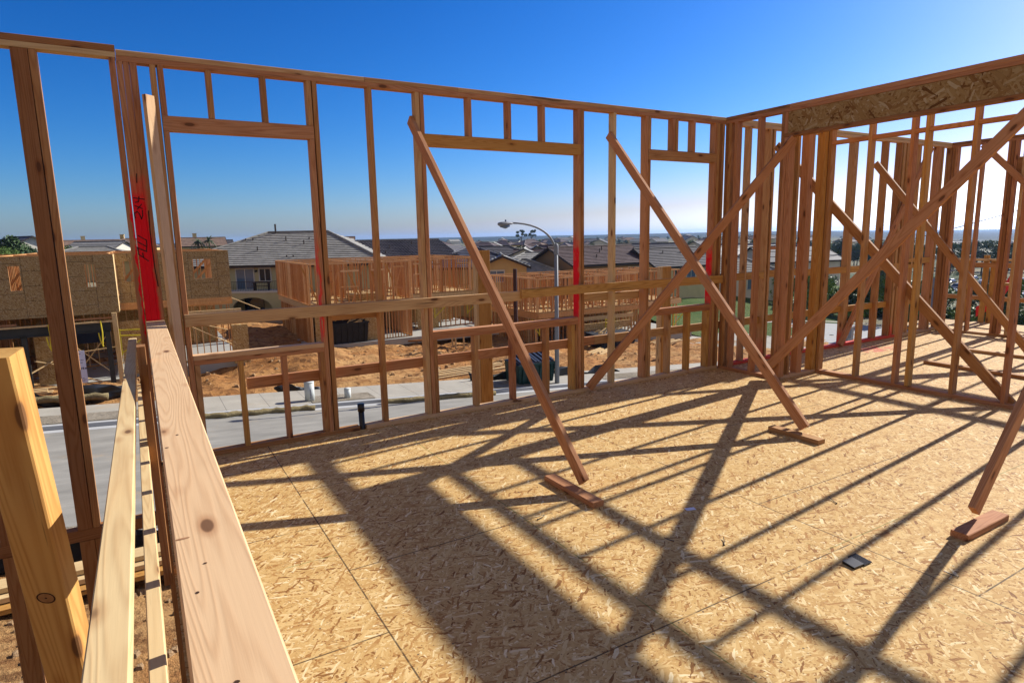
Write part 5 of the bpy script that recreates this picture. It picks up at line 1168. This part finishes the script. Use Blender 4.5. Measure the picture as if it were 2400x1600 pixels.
e=empty('warehouse',(360,140,-17),'long low white warehouse roof beyond the parking lot trees','warehouse'); mb.build('wall',S_WHITE,e); mb=MB(); mb.hexa([(299,119,-10.48),(431,129,-10.48),(431,161,-10.48),(299,151,-10.48),(299,119,-10.1),(431,129,-10.1),(431,161,-10.1),(299,151,-10.1)]); mb.build('roof',TRIM,e)
# grey retaining wall, red banner and second lamp seen past the balcony
wall_thing('retaining_wall',[(44,20.5),(50,19.2),(58,16.2),(66,12)],-7.75,2.3,.25,STUC,'plain grey retaining wall beyond the balcony')
e=empty('banner',(14.4,5.9,0),'red banner with white lettering slung beyond the balcony guard frame','banner')
bp=[Vector((13.52,5.70,.03)),Vector((13.75,5.58,.16)),Vector((14.0,5.50,.36)),Vector((14.2,5.45,.60)),Vector((14.32,5.41,.85))]
mb=MB(); 
for i,p in enumerate(bp):
    mb.v+=[tuple(p-Vector((-.04,-.05,.0))),tuple(p+Vector((-.05,-.06,.10)))] if False else [tuple(p),tuple(p+Vector((-.10,-.03,.19+.02*i)))]
mb.f=[(2*i,2*i+2,2*i+3,2*i+1) for i in range(len(bp)-1)]
o=mb.build('banner_cloth',REDP,e); o.modifiers.new('s','SOLIDIFY').thickness=.006
cu=bpy.data.curves.new('banner_lettering','FONT'); cu.body='Pard'; cu.size=.17; cu.extrude=.002
to=bpy.data.objects.new('tmp',cu); link(to); bpy.context.view_layer.update(); tm=bpy.data.meshes.new_from_object(to); bpy.data.objects.remove(to)
tm.materials.clear(); tm.materials.append(TRIM); t_=link(bpy.data.objects.new('banner_lettering',tm))
xa=(bp[2]-bp[1]).normalized(); ya=Vector((-.10,-.03,.20)); za=xa.cross(ya).normalized(); ya=za.cross(xa).normalized()
mt=Matrix(((xa.x,ya.x,za.x,0),(xa.y,ya.y,za.y,0),(xa.z,ya.z,za.z,0),(0,0,0,1))); mt.translation=bp[1]+xa*-.05+ya*.03+za*.006-Vector(e.location); t_.parent=e; t_.matrix_basis=mt
e=empty('street_lamp',(46,22,-7.5),'grey lamp post lower down, seen past the corner of the far room','street lamp')
mb=MB(); mb.tube([(46,22,-7.5),(46,22,-1.75)],[.13,.10],12); mb.build('pole',GALV,e,True)
mb=MB(); mb.tube([(46,22,-2.3),(46,22,-1.7),(46,22,-1.62)],[.13,.13,.03],12); mb.build('pole_cap',GALV,e,True)
mb=MB(); mb.tube([(46,22,-2.0),(46.9,21.5,-1.2),(48,21,-.9)],.05,8); mb.build('arm',GALV,e,True)
# overhead wire
mb=MB(); pts=[]
for i in range(25):
    t=i/24; pts.append((52+t*(30-52)+0,40+t*(4-40),-1.5+t*6.3-1.4*math.sin(math.pi*t)*.6))
mb.tube(pts,.022,5); tag(mb.build('overhead_wire',BLACK),'thin black overhead wire sweeping past the far room','wire')

# ------------------------------------------------------------------ the air
mb=MB(); mb.box(-3500,9500,-2000,9500,-420,46)
hz=mb.build('haze',bpy.data.materials.new('haze')); tag(hz,kind='stuff'); hm=hz.data.materials[0]; hm.use_nodes=True; hn=hm.node_tree; hn.nodes.clear()
vo=hn.nodes.new('ShaderNodeVolumePrincipled'); vo.inputs['Color'].default_value=(.38,.60,1,1); vo.inputs['Density'].default_value=.00010; vo.inputs['Anisotropy'].default_value=.3
ou=hn.nodes.new('ShaderNodeOutputMaterial'); hn.links.new(vo.outputs[0],ou.inputs['Volume'])
